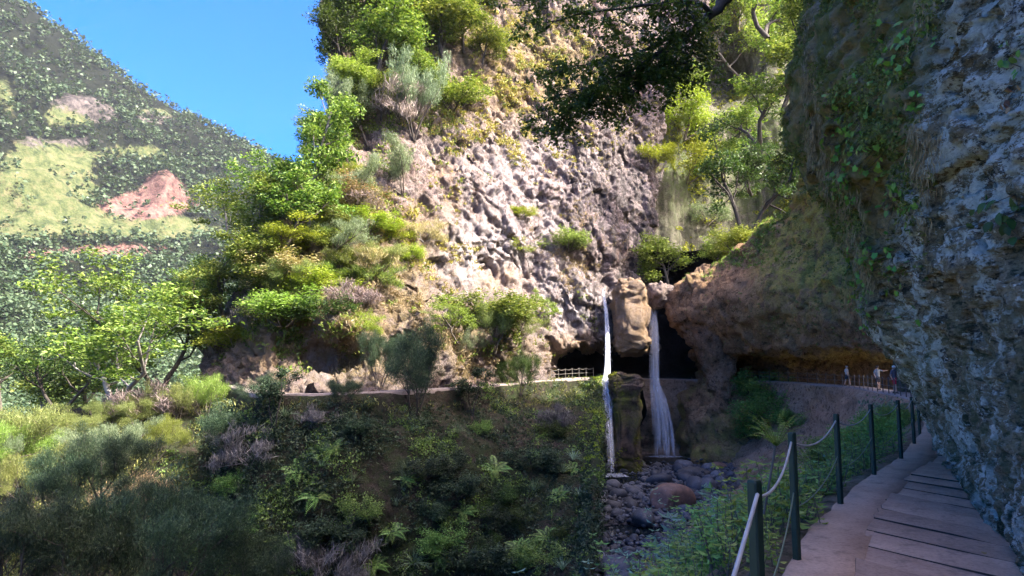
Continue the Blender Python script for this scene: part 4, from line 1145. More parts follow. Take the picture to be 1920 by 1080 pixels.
plant('twigs', 265, 960, 90, 1.3, L_STRAW, B_GREY, 'straw coloured dry shrub in the gap between the heaths', 'dry shrubs')
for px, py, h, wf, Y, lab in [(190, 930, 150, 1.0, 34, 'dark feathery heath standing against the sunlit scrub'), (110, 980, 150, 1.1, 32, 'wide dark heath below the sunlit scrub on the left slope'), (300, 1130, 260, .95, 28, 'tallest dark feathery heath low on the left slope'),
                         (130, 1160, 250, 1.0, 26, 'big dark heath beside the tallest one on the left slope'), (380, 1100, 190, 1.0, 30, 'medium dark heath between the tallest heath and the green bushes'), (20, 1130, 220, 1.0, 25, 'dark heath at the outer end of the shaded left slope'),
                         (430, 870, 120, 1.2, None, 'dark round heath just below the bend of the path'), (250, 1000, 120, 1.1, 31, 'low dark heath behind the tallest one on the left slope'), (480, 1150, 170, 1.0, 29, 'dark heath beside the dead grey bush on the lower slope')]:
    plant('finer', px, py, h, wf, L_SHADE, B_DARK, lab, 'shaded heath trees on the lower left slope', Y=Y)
plant('twigs', 470, 860, 80, 1.1, L_DRYB, B_GREY, 'wide grey leafless shrub in shade below the path bend', 'dry shrubs')
plant('twigs', 610, 1080, 120, .9, L_DRYB, B_GREY, 'bluish grey dead bush low on the shaded slope', 'dry shrubs')
plant('twigs', 590, 790, 45, 1.3, L_DRYB, B_GREY, 'pale grey dead shrub hanging just under the ledge path', 'dry shrubs')
plant('twigs', 1050, 800, 55, 1.2, L_DRYB, B_DARK, 'dark dead shrub hanging at the right end of the slope', 'dry shrubs')
lab = 'low leafy bush on the shaded slope below the ledge path'
rg = np.random.default_rng(9)
for k in range(26):
    px, py = rg.uniform(420, 1090), rg.uniform(785, 1075)
    plant('bush', px, py, min(rg.uniform(28, 55), (py - 742) * .8), rg.uniform(1.0, 1.5), [L_SHADE, L_SHADE, L_NEAR, L_DARK][k % 4], B_DARK, lab.replace('leafy', tone([L_SHADE, L_SHADE, L_NEAR, L_DARK][k % 4])), 'bushes on the shaded slope')
lab = 'drooping grass tussock on the shaded slope below the ledge path'
for k in range(60):
    px, py = rg.uniform(400, 1095), rg.uniform(775, 1075)
    p, n = hit(px, py)
    small(TUFT[k % 3], 'grass_tussock', p + n * .02, rg.uniform(.9, 1.9), [L_SHADE, L_HEATHG, L_PALE][k % 3], lab.replace('drooping', 'drooping ' + tone([L_SHADE, L_HEATHG, L_PALE][k % 3])), 'grass', 'tussocks on the shaded slope', tilt=(-.5 * n[1] * .9, 0))
lab = 'green fern on the shaded slope below the ledge path'
for k, (px, py) in enumerate([(850, 1010), (560, 880), (1070, 880), (690, 960), (920, 1060), (740, 1000), (450, 1030), (620, 840), (830, 860), (1000, 850), (975, 1030), (760, 900), (640, 1020), (530, 1010), (870, 960), (1050, 930), (700, 1060), (820, 1040), (590, 930), (1030, 1010), (930, 880), (480, 960)]):
    p, n = hit(px, py)
    fern(p + n * .05, rg.uniform(1.0, 1.6), L_NEAR, lab, 'ferns on the shaded slope', tilt=.6, seed=k)

# ---- right bank: herbs under the railing
lab = 'leafy green herb growing beside the railing'
rg = np.random.default_rng(19)
bp = KB.reshape(-1, 3)
sel = (bp[:, 1] > 4.2) & (bp[:, 1] < 15.5)
pp, dd, rr_ = path_at(np.linspace(tp[2], S6 + 2, 300))
dist = np.sqrt(((bp[sel][:, None, :2] - pp[None, :, :2]) ** 2).sum(-1)).min(1)
near_i = ((bp[sel][:, None, :2] - pp[None, :, :2]) ** 2).sum(-1).argmin(1)
sgn = ((bp[sel] - pp[near_i]) * rr_[near_i]).sum(-1)
cand = bp[sel][(sgn < -.22) & (dist < 2.4) & (bp[sel][:, 2] < -.05)]
for k in range(150):
    p = cand[rg.integers(len(cand))]
    hb = HERB[k % 3]
    small(hb[1], 'herb', p, rg.uniform(.55, 1.05), [L_NEAR, L_NEAR, L_BRIGHT][k % 3], lab.replace('leafy green', 'leafy ' + tone([L_NEAR, L_NEAR, L_BRIGHT][k % 3])), 'plant', 'herbs along the railing', extra=hb[0])
lab = 'pale broad leaved plant on the bank above the stream'
cand2 = bp[(bp[:, 1] > 8) & (bp[:, 1] < 30) & (bp[:, 2] < -1.2) & (bp[:, 2] > -6)]
q = proj(cand2); cand2 = cand2[(q[0] > 1090) & (q[0] < 1480) & (q[1] < 1150) & (q[1] > 900)]
for k in range(60):
    p = cand2[rg.integers(len(cand2))]
    hb = HERB[3 + k % 2]
    small(hb[1], 'broad_leaved_plant', p, rg.uniform(.9, 1.7), [L_PALE, L_PALE, L_NEAR][k % 3], lab.replace('pale', tone([L_PALE, L_PALE, L_NEAR][k % 3])), 'plant', 'broad leaved plants on the bank', extra=hb[0])
TALLH = [herb(440 + i, 10, 2.4, (.07, .13), .9, .40, 13) for i in range(2)]
lab = 'tall pale leaved shrub standing on the bank above the stream stones'
for k, (px, py, Y) in enumerate([(1120, 1085, 13), (1165, 1060, 14), (1205, 1030, 15), (1250, 1020, 15), (1290, 985, 16), (1310, 960, 17), (1240, 1075, 11), (1285, 1050, 11), (1330, 1010, 12), (1180, 1090, 11), (1350, 1050, 9), (1310, 1075, 9)]):
    q = P(px, py, Y); hb = TALLH[k % 2]
    near_k = ((bp[:, :2] - q[:2]) ** 2).sum(1).argmin(); zb = bp[near_k, 2]
    o = small(hb[1], 'tall_leafy_shrub', (q[0], q[1], zb), max(.5, (q[2] - zb + .35) / 2.3), [L_PALE, L_PALE, L_NEAR][k % 3], lab.replace('pale', tone([L_PALE, L_PALE, L_NEAR][k % 3])), 'plant', 'tall leafy shrubs on the bank', extra=hb[0])
lab = 'dark leafy bush on the bank across from the waterfall'
for px, py, h, wf in [(1420, 740, 60, 1.2), (1440, 780, 60, 1.2), (1410, 815, 40, 1.3), (1480, 800, 40, 1.3), (1380, 722, 25, 1.8)]:
    plant('bush', px, py, h, wf, L_NEAR, B_DARK, lab, 'bushes beside the pool')
lab = 'scrubby green bush on the far part of the sandy bank'
for px, py, h, wf in [(1640, 830, 70, 1.2), (1600, 850, 60, 1.2), (1660, 800, 50, 1.2), (1560, 860, 50, 1.3), (1690, 790, 50, 1.)]:
    plant('bush', px, py, h, wf, L_NEAR, B_DARK, lab, 'bushes on the sandy bank')
o = fern((2.50, 6.45, .86), .36, L_BRIGHT, 'bright fern like plant top showing behind the second railing post', None, nf=24, seed=77, fr=SPIKE)
st = tube(np.array([[2.0, 6.75, -1.0], [2.3, 6.55, -.2], [2.50, 6.45, .88]]), .012, 5)
stem = obj('stem', mesh('stem', st[0], st[1]), B_MID); stem.parent = o; stem.matrix_parent_inverse = Matrix.LocRotScale(o.location, o.rotation_euler, o.scale).inverted()

# ================================================================== STUFF: cover nobody could count
def pick(data, wgt, n, seed):
    pts, nr, X, Y = data
    wgt = np.where(np.isfinite(wgt), wgt, 0); wgt = np.clip(wgt, 0, None)
    k = np.random.default_rng(seed).choice(len(pts), n, p=wgt / wgt.sum())
    return pts[k], nr[k], X[k], Y[k]
def flat4(B, N, x, y): return B.reshape(-1, 3), N.reshape(-1, 3), x.ravel(), y.ravel()
def clumps(p, n, k, rad, size, seed, upb=.6, thin=.5, flat=.6):
    rg = np.random.default_rng(seed)
    C = np.repeat(p, k, 0); Nn = np.repeat(n, k, 0); s_ = np.repeat(rg.uniform(.6, 1.4, (len(p), 1)), k, 0)
    C = C + (rdir(len(C), rg) * np.array([1, 1, flat]) + Nn * .6) * rad * s_ * rg.random((len(C), 1)) ** .6
    a = unit(rdir(len(C), rg) + Nn * .4 + [0, 0, upb]); L = rg.uniform(*size, (len(C), 1)) * s_
    b = unit(np.cross(a, rdir(len(C), rg)))
    return leaves(C, a * L, b * L * thin, .2)
def stuff(name, parts, m_, label, cat):
    o = obj(name, mesh(name, *join(parts), smooth=False), m_); tag(o, label, cat, kind='stuff'); return o
CL = flat4(CB, CN, CPX, CPY); X, Y = CL[2], CL[3]
area = np.ones(len(X)) * (X > 300)
patch = sstep(-.05, .35, fbm(CL[0], 2.2, 3, 301))
w1 = patch * (blob(X, Y, 960, 120, 120, 110) + .6 * blob(X, Y, 1080, 110, 120, 60) + .5 * blob(X, Y, 740, 440, 120, 60) + .25 * blob(X, Y, 950, 260, 160, 40) + .4 * blob(X, Y, 800, 480, 40, 60))
p, n, _, _ = pick(CL, w1, 2600, 1)
stuff('cliff_succulents', [clumps(p, n, 10, .35, (.08, .18), 2)], L_YGR, 'yellow green succulents dotted over the sunlit cliff', 'plants')
w2 = patch * (blob(X, Y, 660, 600, 130, 120) + blob(X, Y, 800, 600, 60, 100) + .8 * blob(X, Y, 900, 650, 110, 50) + .8 * blob(X, Y, 960, 130, 130, 120) + .5 * blob(X, Y, 560, 480, 120, 150) + .6 * blob(X, Y, 1070, 470, 60, 60) + .02)
p, n, _, _ = pick(CL, w2, 7500, 3)
stuff('dry_grass', [clumps(p, n, 8, .28, (.10, .26), 4, .7, .12, .8)], L_STRAW, 'dry straw coloured grass hanging on the sunlit cliff', 'grass')
w3 = patch * (.8 * blob(X, Y, 560, 450, 120, 160) + blob(X, Y, 480, 590, 80, 80) + .6 * blob(X, Y, 720, 160, 130, 140) + .7 * blob(X, Y, 930, 600, 100, 50) + .3 * blob(X, Y, 980, 90, 120, 70) + .5 * blob(X, Y, 620, 620, 90, 40))
p, n, _, _ = pick(CL, w3, 4500, 5)
stuff('cliff_scrub', [clumps(p, n, 12, .5, (.08, .18), 6)], L_LAUREL, 'low green scrub covering the ledges of the cliff', 'scrub')
SLP = flat4(SB, SN, SPX, SPY); X, Y = SLP[2], SLP[3]
patch = sstep(-.15, .35, fbm(SLP[0], 2.5, 3, 311))
vis = (X > -60) & (X < 1130) & (Y < 1110) & (Y > 752 - 40 * (X > 900))
shade = sstep(250, 480, X + (Y - 800) * .6)
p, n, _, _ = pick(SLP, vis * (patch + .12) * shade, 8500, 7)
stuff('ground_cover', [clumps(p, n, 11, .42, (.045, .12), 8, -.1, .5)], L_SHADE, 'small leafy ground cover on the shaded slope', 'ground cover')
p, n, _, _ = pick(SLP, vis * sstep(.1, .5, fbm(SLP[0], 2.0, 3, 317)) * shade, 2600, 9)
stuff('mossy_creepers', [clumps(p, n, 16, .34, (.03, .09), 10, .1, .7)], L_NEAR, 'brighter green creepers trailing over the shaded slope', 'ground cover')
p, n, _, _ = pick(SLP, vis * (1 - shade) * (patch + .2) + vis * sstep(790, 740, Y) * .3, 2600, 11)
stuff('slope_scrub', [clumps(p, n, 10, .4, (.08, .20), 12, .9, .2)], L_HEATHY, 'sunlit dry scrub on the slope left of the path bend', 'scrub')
KS = flat4(KB, KN, KPX, KPY); X, Y = KS[2], KS[3]; Yw = KS[0][:, 1]; Zw = KS[0][:, 2]
sg_ = np.concatenate([np.full(KB.shape[1] * 0, 0), np.repeat(np.linspace(0, 1, KB.shape[0]), KB.shape[1])])
d_ = (sg_ > .16) * (Zw < -.1) * (Yw < 14) * (Yw > 3.5) * sstep(-5, -.5, Zw)
p, n, _, _ = pick(KS, d_, 2600, 13)
stuff('bank_grass', [clumps(p, n, 12, .16, (.03, .07), 14, .6, .35)], L_NEAR, 'soft green grass and weeds along the edge of the walkway', 'grass')
d_ = (Yw > 14) * (Yw < 45) * (X > 1080) * sstep(-.05, .3, fbm(KS[0], 2.5, 3, 319)) * (Zw < -.3)
p, n, _, _ = pick(KS, d_, 2200, 15)
stuff('bank_weeds', [clumps(p, n, 10, .35, (.05, .12), 16, .6, .5)], L_PALE, 'bluish green weeds covering the bank above the stream', 'weeds')
OV = flat4(OB, ON, OPX, OPY); X, Y = OV[2], OV[3]
d_ = (sstep(1400, 1490, X) * sstep(620, 480, Y) * .8 + blob(X, Y, 1500, 320, 60, 90) + .45 * blob(X, Y, 1480, 600, 130, 50)) * sstep(-.1, .3, fbm(OV[0], 1.8, 3, 321)) * (X < 1720)
p, n, _, _ = pick(OV, d_, 5000, 17)
stuff('hanging_moss', [clumps(p, n, 9, .22, (.06, .17), 18, -.6, .35)], L_HEATHY, 'yellowish moss and grass hanging on the overhang', 'moss')
d_ = blob(X, Y, 1360, 485, 60, 14) + blob(X, Y, 1430, 420, 20, 40) + .8 * blob(X, Y, 1290, 515, 40, 10)
p, n, _, _ = pick(OV, d_, 900, 19)
stuff('brow_grass', [clumps(p, n, 16, .35, (.12, .28), 20, 1, .2)], L_BRIGHT, 'sunlit grass along the brow of the overhang', 'grass')
GO = flat4(GB, GN, GPX, GPY); X, Y = GO[2], GO[3]
p, n, _, _ = pick(GO, (blob(X, Y, 1280, 280, 30, 80) + blob(X, Y, 1250, 60, 60, 60) + .7 * blob(X, Y, 1440, 280, 60, 120) + .25) * sstep(0, .35, fbm(GO[0], 4, 3, 331)), 1800, 21)
stuff('gorge_scrub', [clumps(p, n, 12, .6, (.14, .28), 22)], L_LIME, 'green scrub clinging to the back of the gorge', 'scrub')
X, Y = SLP[2], SLP[3]
p, n, _, _ = pick(SLP, sstep(1075, 1112, X) * (X < 1135) * (Y > 705) * (Y < 900) * (.2 + sstep(-.1, .3, fbm(SLP[0], 1.2, 3, 335))), 1500, 29)
stuff('edge_moss', [clumps(p, n, 16, .16, (.03, .08), 30, -.3, .6)], L_LIME, 'yellow green moss on the rock corner beside the narrow waterfall', 'moss')
# moss on the pillar beside the fall and on the buttress
pb = PILB.reshape(-1, 3); pn = PILN.reshape(-1, 3); k = np.random.default_rng(23).choice(len(pb), 900)
k = k[fbm(pb[k], 1.5, 3, 333) > .05]
stuff('pillar_moss', [clumps(pb[k], pn[k], 16, .14, (.03, .07), 24, -.3, .6)], L_LIME, 'yellow moss growing on the rock pillar beside the waterfall', 'moss')
# near wall: brown hanging rootlets, then moss
WL = flat4(WB, WN, WPX, WPY); X, Y = WL[2], WL[3]
okw = (X < 1915) & (Y > -40) & (WL[0][:, 1] < 15)
cur = sstep(-.02, .25, fbm(WL[0], .9, 3, 341, .5, stretch=(1, 1, .35)))
d_ = okw * cur * sstep(1790, 1690, X + .15 * (Y - 250)) * sstep(590, 470, Y) * sstep(1490, 1530, X)
p, n, _, _ = pick(WL, d_, 15000, 25)
rg = np.random.default_rng(26)
Lr = rg.uniform(.025, .09, (len(p), 1)); a = unit(np.array([0, 0, -1.0]) + rg.normal(0, .16, (len(p), 3)) + n * .15)
b = unit(np.cross(a, n + rg.normal(0, .5, n.shape)))
stuff('hanging_rootlets', [leaves(p + n * .03 + a * Lr * .8, a * Lr, b * .004)], leafmat('rootlets', [(.20, .13, .05), (.38, .25, .11), (.55, .39, .21)], .1, .9), 'curtain of thin brown rootlets hanging down the near rock wall', 'roots')
d_ = okw * sstep(0, .3, fbm(WL[0], .7, 3, 343)) * sstep(1800, 1660, X + .2 * (Y - 250)) * sstep(640, 500, Y)
p, n, _, _ = pick(WL, d_, 5200, 27)
stuff('wall_moss', [clumps(p, n, 7, .05, (.010, .026), 28, -.2, .6)], leafmat('wall_moss_leaves', [(.08, .10, .022), (.17, .19, .04), (.28, .28, .07)], .2, .7), 'short green and brown moss on the near rock wall', 'moss')

# forest on the mountain
def forest():
    rg = np.random.default_rng(41)
    B = MB.reshape(-1, 3); px, py = MPX.ravel(), MPY.ravel(); bare = MBARE.ravel()
    d = np.linalg.norm(B - CAMP, axis=1)
    nz = fbm(B, 45, 4, 351) * .35
    ok = (px > -90) & (px < 700) & (py < 820)
    w_ = ok * np.where(bare + nz > .45, .10, 1.0) * (.35 + sstep(-.3, .2, fbm(B, 30, 3, 353)))
    # area per vertex grows with distance: even out over the picture, denser below
    w_ = w_ * (1.0 + 1.2 * sstep(480, 650, py))
    k = rg.choice(len(B), 28000, p=w_ / w_.sum())
    p = B[k] + rg.normal(0, 1, (len(k), 3)) * (d[k] * .006)[:, None] * [1, 1, .2]; dd = d[k]
    H = np.clip(rg.normal(7.5, 2.2, len(k)), 3, 13) * np.where(dd < 300, .8, 1.0)
    nl = np.clip((H * .45 / (dd * .0028)) ** 2 * 1.1, 7, 24).astype(int)
    idx = np.repeat(np.arange(len(k)), nl)
    u = rdir(len(idx), rg) * (rg.random((len(idx), 1)) ** .4)
    C = p[idx] + np.stack([u[:, 0] * H[idx] * .42, u[:, 1] * H[idx] * .42, H[idx] * (.55 + u[:, 2] * .45)], 1)
    sz = np.clip(dd[idx] * .0025, .28, 2.0)[:, None] * rg.uniform(.6, 1.3, (len(idx), 1))
    a = unit(rdir(len(idx), rg) * [1, 1, .6]); b = unit(np.cross(a, unit(rg.normal(size=(len(idx), 3)) * .6 + [0, 0, 1])))
    return leaves(C, a * sz, b * sz * .75)
stuff('forest', [forest()], L_FOREST, 'grey green woods covering the far mountainside', 'forest')

# ================================================================== OVERHEAD BRANCH
def canopy():
    YB_ = 11.0
    root = empty('overhanging_tree', tuple(P(1700, -330, 12.6)))
    tag(root, 'dark leafy branch hanging into view from above the gorge', 'tree')
    rg = np.random.default_rng(61)
    def line(pts): return np.array([P(x, y, YB_ + dY) for x, y, dY in pts])
    limbs = [([(1700, -330, 1.6), (1560, -180, .9), (1450, -80, .4), (1375, -15, 0), (1340, 22, 0), (1312, 46, 0)], (.15, .075)),
             ([(1312, 46, 0), (1292, 20, .1), (1284, -20, .2), (1270, -70, .3)], (.06, .03)),
             ([(1340, 22, 0), (1318, 10, -.2), (1290, 2, -.4), (1250, 5, -.5), (1180, 18, -.6), (1100, 22, -.7), (1020, 45, -.8)], (.05, .01)),
             ([(1312, 46, 0), (1285, 62, .1), (1240, 80, .2), (1190, 100, .3), (1120, 118, .3), (1045, 128, .3)], (.05, .008)),
             ([(1300, 54, 0), (1262, 78, 0), (1215, 112, 0), (1165, 140, 0), (1100, 165, 0), (1040, 180, 0)], (.035, .007)),
             ([(1240, 95, 0), (1205, 135, .1), (1190, 170, .1), (1185, 205, .1)], (.02, .006)),
             ([(1150, 146, 0), (1110, 180, .1), (1075, 205, .1), (1050, 225, .1)], (.018, .005)),
             ([(1284, -20, .2), (1220, -40, .2), (1130, -30, .3), (1040, -20, .3), (990, 10, .3)], (.03, .01)),
             ([(1312, 46, 0), (1300, 80, -.1), (1290, 120, -.1), (1270, 150, -.1)], (.016, .005))]
    parts, tips = [], []
    for pts, (r0, r1) in limbs:
        L_ = line(pts); t = np.linspace(0, 1, len(L_)); tt = np.linspace(0, 1, 14)
        Q = hermite(L_, t, tt) + rg.normal(0, .02, (14, 3)); parts.append(tube(Q, np.linspace(r0, r1, 14), 8))
        if r0 < .06:
            for _ in range(40):
                u = rg.uniform(.12, 1); k = u * 13; i = int(min(k, 12)); q = Q[i] + (Q[i + 1] - Q[i]) * (k - i)
                d = unit(rg.normal(size=3) * [1, .8, .6] + [-.4, 0, -.35]); l = rg.uniform(.25, .75) 
                e = q + d * l; m_ = (q + e) / 2 + rg.normal(0, .04, 3)
                parts.append(tube(np.array([q, m_, e]), np.array([.008, .005, .003]), 4)); tips += [m_, e, (m_ + e) / 2, e + d * .06]
    b = obj('branch', mesh('branch', *join(parts)), B_DARK, root)
    T = np.array(tips); n = 15; C = np.repeat(T, n, 0); C = C + rdir(len(C), rg) * rg.random((len(C), 1)) * .17
    a = unit(rdir(len(C), rg) * [1, 1, .6] + [0, 0, -.45]); L_ = rg.uniform(.030, .052, (len(C), 1)); bb = unit(np.cross(a, unit(rg.normal(size=(len(C), 3)) * .5 + [0, 0, 1])))
    f = obj('foliage', mesh('foliage', *leaves(C, a * L_, bb * L_ * .48, .25), smooth=False), L_CANOPY, root)
    for c in (b, f): c.matrix_parent_inverse = Matrix.Translation(root.location).inverted()
canopy()

# ================================================================== PLANTS ON THE NEAR WALL
def ivyleaf():
    a = np.array([(0, -.1), (.30, -.28), (.52, -.10), (.42, .22), (.62, .42), (.30, .62), (0, 1.05), (-.30, .62), (-.62, .42), (-.42, .22), (-.52, -.10), (-.30, -.28)])
    V = np.array([(x, y, -.25 * x * x + .06 * abs(x) - .10 * y * y) for x, y in a] + [(0, .25, .03)])
    n = len(a); return mesh('leaf', V, np.array([[i, (i + 1) % n, n] for i in range(n)]), True)
IVY = ivyleaf()
def ovalleaf():
    V, F_ = [], []
    ts = np.linspace(0, 1, 6)
    for t in ts:
        w_ = .42 * math.sin(math.pi * (t * .92 + .04)) ** .8
        for s_ in (-1, 0, 1): V.append((s_ * w_, t * 1.3, -.35 * t * t + .12 * abs(s_) * w_ * 2))
    for i in range(5):
        for j in range(2): F_.append([i * 3 + j, i * 3 + j + 1, i * 3 + j + 4, i * 3 + j + 3])
    return mesh('leaf', np.array(V), np.array(F_), True)
OVAL = ovalleaf()
WALLD = (WL[0][okw], WL[1][okw], WL[2][okw], WL[3][okw])
def wall_plant(name, me, px, py, spread, n, size, m_, label, group, droop=.6, seed=0, cat='plant'):
    rg = np.random.default_rng(seed)
    c, nn = hit(px, py, WALLD)
    r = empty(name, tuple(c)); tag(r, label, cat, group)
    pts = []
    for k in range(n):
        q, qn = hit(px + rg.normal(0, spread[0]), py + rg.normal(0, spread[1]), WALLD)
        pts.append(q)
        lf = obj('leaf', me, m_, r)
        nrm = unit(qn + rg.normal(0, .45, 3) + [0, 0, .35]); tipd = unit(np.array([rg.normal(0, .6), rg.normal(0, .4), -droop]) + qn * .3)
        tipd = unit(tipd - nrm * (tipd @ nrm)); x = np.cross(tipd, nrm)
        s_ = size * rg.uniform(.6, 1.25)
        R = Matrix(((x[0], tipd[0], nrm[0]), (x[1], tipd[1], nrm[1]), (x[2], tipd[2], nrm[2])))
        M4 = R.to_4x4() @ Matrix.Diagonal((s_, s_, s_, 1)); M4.translation = Vector(q + qn * rg.uniform(.02, .07) - c)
        lf.matrix_basis = M4
    pts = np.array(sorted(pts, key=lambda t: t[2])); 
    if len(pts) > 2:
        Q = pts + 0.01 * unit(CAMP - pts); st = obj('stem', mesh('stem', *tube(Q - c, .004, 4)), B_MID, r)
for k, (px, py, sx, sy, n) in enumerate([(1690, 90, 14, 30, 12), (1610, 170, 20, 35, 10), (1600, 250, 22, 30, 14), (1570, 250, 12, 40, 10), (1585, 340, 16, 40, 18), (1640, 300, 14, 40, 14), (1575, 290, 18, 30, 12), (1665, 370, 10, 40, 9),
                                         (1690, 360, 10, 45, 8), (1700, 390, 12, 14, 7), (1645, 480, 26, 18, 18), (1600, 500, 14, 40, 14), (1575, 215, 16, 20, 8), (1660, 130, 10, 26, 9), (1720, 200, 10, 20, 5), (1615, 560, 16, 30, 14), (1690, 560, 22, 22, 8), (1735, 60, 8, 20, 4)]):
    wall_plant('ivy_plant', IVY, px, py, (sx, sy), int(n * 1.4), .075, L_IVY, 'trailing green ivy with lobed leaves on the near rock wall', 'ivy on the near rock wall', seed=500 + k)
wall_plant('wall_shrub', OVAL, 1885, 400, (26, 30), 20, .085, L_DARK, 'dark large leaved plant sticking out of the pale rock wall', None, .7, 541)
wall_plant('wall_shrub', OVAL, 1905, 100, (14, 22), 9, .06, L_NEAR, 'green leaved plant high on the pale rock wall', None, .7, 542)
wall_plant('withered_plant', OVAL, 1895, 180, (9, 24), 7, .06, leafmat('withered', [(.20, .09, .045), (.30, .15, .08)], .1, .7), 'withered reddish brown leaves hanging on the pale rock wall', None, 1.2, 543)

# ================================================================== WATER
def watermat(name, dens, col):
    M = Mt(name)
    M.set(Base_Color=col, Roughness=.35, Specular_IOR_Level=.4)
    tr = M.n('ShaderNodeBsdfTransparent'); mx = M.nt.nodes.new('ShaderNodeMixShader')
    ri = M.n('ShaderNodeNewGeometry').outputs['Random Per Island']
    al = M.math('MULTIPLY', M.ramp(M.noise(2.2, 5, .7, stretch=(1, 1, .12)), [(.30, .15), (.65, 1)]), M.math('ADD', M.math('MULTIPLY', ri, dens), dens * .35))
    M.nt.links.new(al, mx.inputs[0]); M.nt.links.new(tr.outputs[0], mx.inputs[1]); M.nt.links.new(M.b.outputs[0], mx.inputs[2])
    M.nt.links.new(mx.outputs[0], M.out.inputs['Surface']); return M.m
W1 = watermat('falling_water', .30, (.80, .84, .92)); W2 = watermat('thin_falling_water', .26, (.72, .80, .95)); WF = watermat('foam', .5, (.75, .82, .95))
def fall(name, course, n, m_, label, seed, foam):
    rg = np.random.default_rng(seed)
    C = np.array([P(x, y, Y) for x, y, w_, Y in course]); Wd = np.array([w_ * Y / F for x, y, w_, Y in course])
    t = np.r_[0, np.cumsum(np.linalg.norm(np.diff(C, axis=0), axis=1))]
    root = empty(name, tuple(C[-1])); tag(root, label, 'waterfall')
    parts = []
    for k in range(n):
        a, b_ = sorted(rg.uniform(0, 1, 2)); 
        if k < n * .5: a, b_ = rg.uniform(0, .08), rg.uniform(.8, 1)
        if b_ - a < .15: b_ = min(1, a + .25)
        tt = np.linspace(a, b_, 26) * t[-1]
        c = hermite(C, t, tt); w_ = np.interp(tt, t, Wd)
        u = rg.normal(0, .42) if k > 6 else rg.normal(0, .2); v_ = rg.normal(0, .35)
        c = c + np.stack([w_ * .5 * u, w_ * .5 * v_, 0 * w_], 1)
        c[:, 0] += .03 * vnoise(np.stack([c[:, 2] * .8, np.full(26, k * 3.1), c[:, 2] * 0], 1), seed)
        hw = (w_ * rg.uniform(.02, .075)) * np.sin(np.linspace(.15, 2.95, 26)) ** .5
        ang = rg.uniform(-.6, .6); sd = np.array([math.cos(ang), math.sin(ang), 0])
        V = np.concatenate([c - sd * hw[:, None], c + sd * hw[:, None]]); i = np.arange(25)
        parts.append((V - C[-1], np.stack([i, i + 26, i + 27, i + 1], 1)))
    obj('water_strands', mesh('water_strands', *join(parts)), m_, root)
    k = rg.random(900) ** .8 * t[-1]; c = hermite(C, t, k); w_ = np.interp(k, t, Wd) * (.6 + 1.3 * (k / t[-1]) ** 2)
    c = c + np.stack([w_ * .5 * rg.normal(0, .8, 900), w_ * .5 * rg.normal(0, .8, 900), rg.normal(0, .2, 900)], 1) - C[-1]; c[:, 2] = np.maximum(c[:, 2], .03)
    L_ = rg.uniform(.02, .05, (900, 1)); d_ = unit(rdir(900, rg) * .4 + [0, 0, -1.0]); o = obj('spray', mesh('spray', *leaves(c, d_ * L_ * 2.2, unit(np.cross(d_, [0, 1, 0])) * L_ * .5)), m_, root); o['kind'] = 'stuff'
    a = np.linspace(0, 2 * math.pi, 40, endpoint=False); rings = []
    fx, fy = foam
    for r_, z_ in [(0.02, .07), (.35, .05), (.7, .03), (1.0, .008)]:
        rr = r_ * (1 + .12 * np.sin(a * 4 + seed) + .08 * np.sin(a * 9)); rings.append(np.stack([fx * rr * np.cos(a), fy * rr * np.sin(a), np.full(40, z_) + .01 * np.sin(a * 7 + r_ * 9)], 1))
    V = np.concatenate(rings); i = np.arange(3)[:, None] * 40 + np.arange(40)[None]; j = np.arange(3)[:, None] * 40 + (np.arange(40)[None] + 1) % 40
    obj('foam', mesh('foam', V, np.stack([i, j, j + 40, i + 40], -1).reshape(-1, 4)), WF, root)
fall('waterfall', [(1130, 540, 6, 77.2), (1133, 556, 7, 75.6), (1138, 600, 9, 73.8), (1140, 660, 11, 71.8), (1139, 702, 14, 70.6), (1137, 722, 25, 69.5), (1138, 750, 24, 68.2), (1142, 800, 18, 66.6), (1146, 850, 16, 65.4), (1147, 891, 24, 64.4)],
     120, W1, 'narrow white waterfall dropping past the ledge beside the mossy pillar', 601, (1.5, 1.3))
fall('waterfall', [(1228, 556, 14, 78.0), (1225, 572, 14, 77.0), (1228, 620, 18, 76.3), (1229, 680, 16, 76.0), (1230, 720, 18, 75.9), (1236, 745, 30, 75.8), (1243, 790, 38, 75.7), (1247, 856, 46, 75.5)],
     120, W2, 'wider veiled waterfall dropping in front of the dark cave', 611, (1.9, .8))
lp, lf_ = [], []

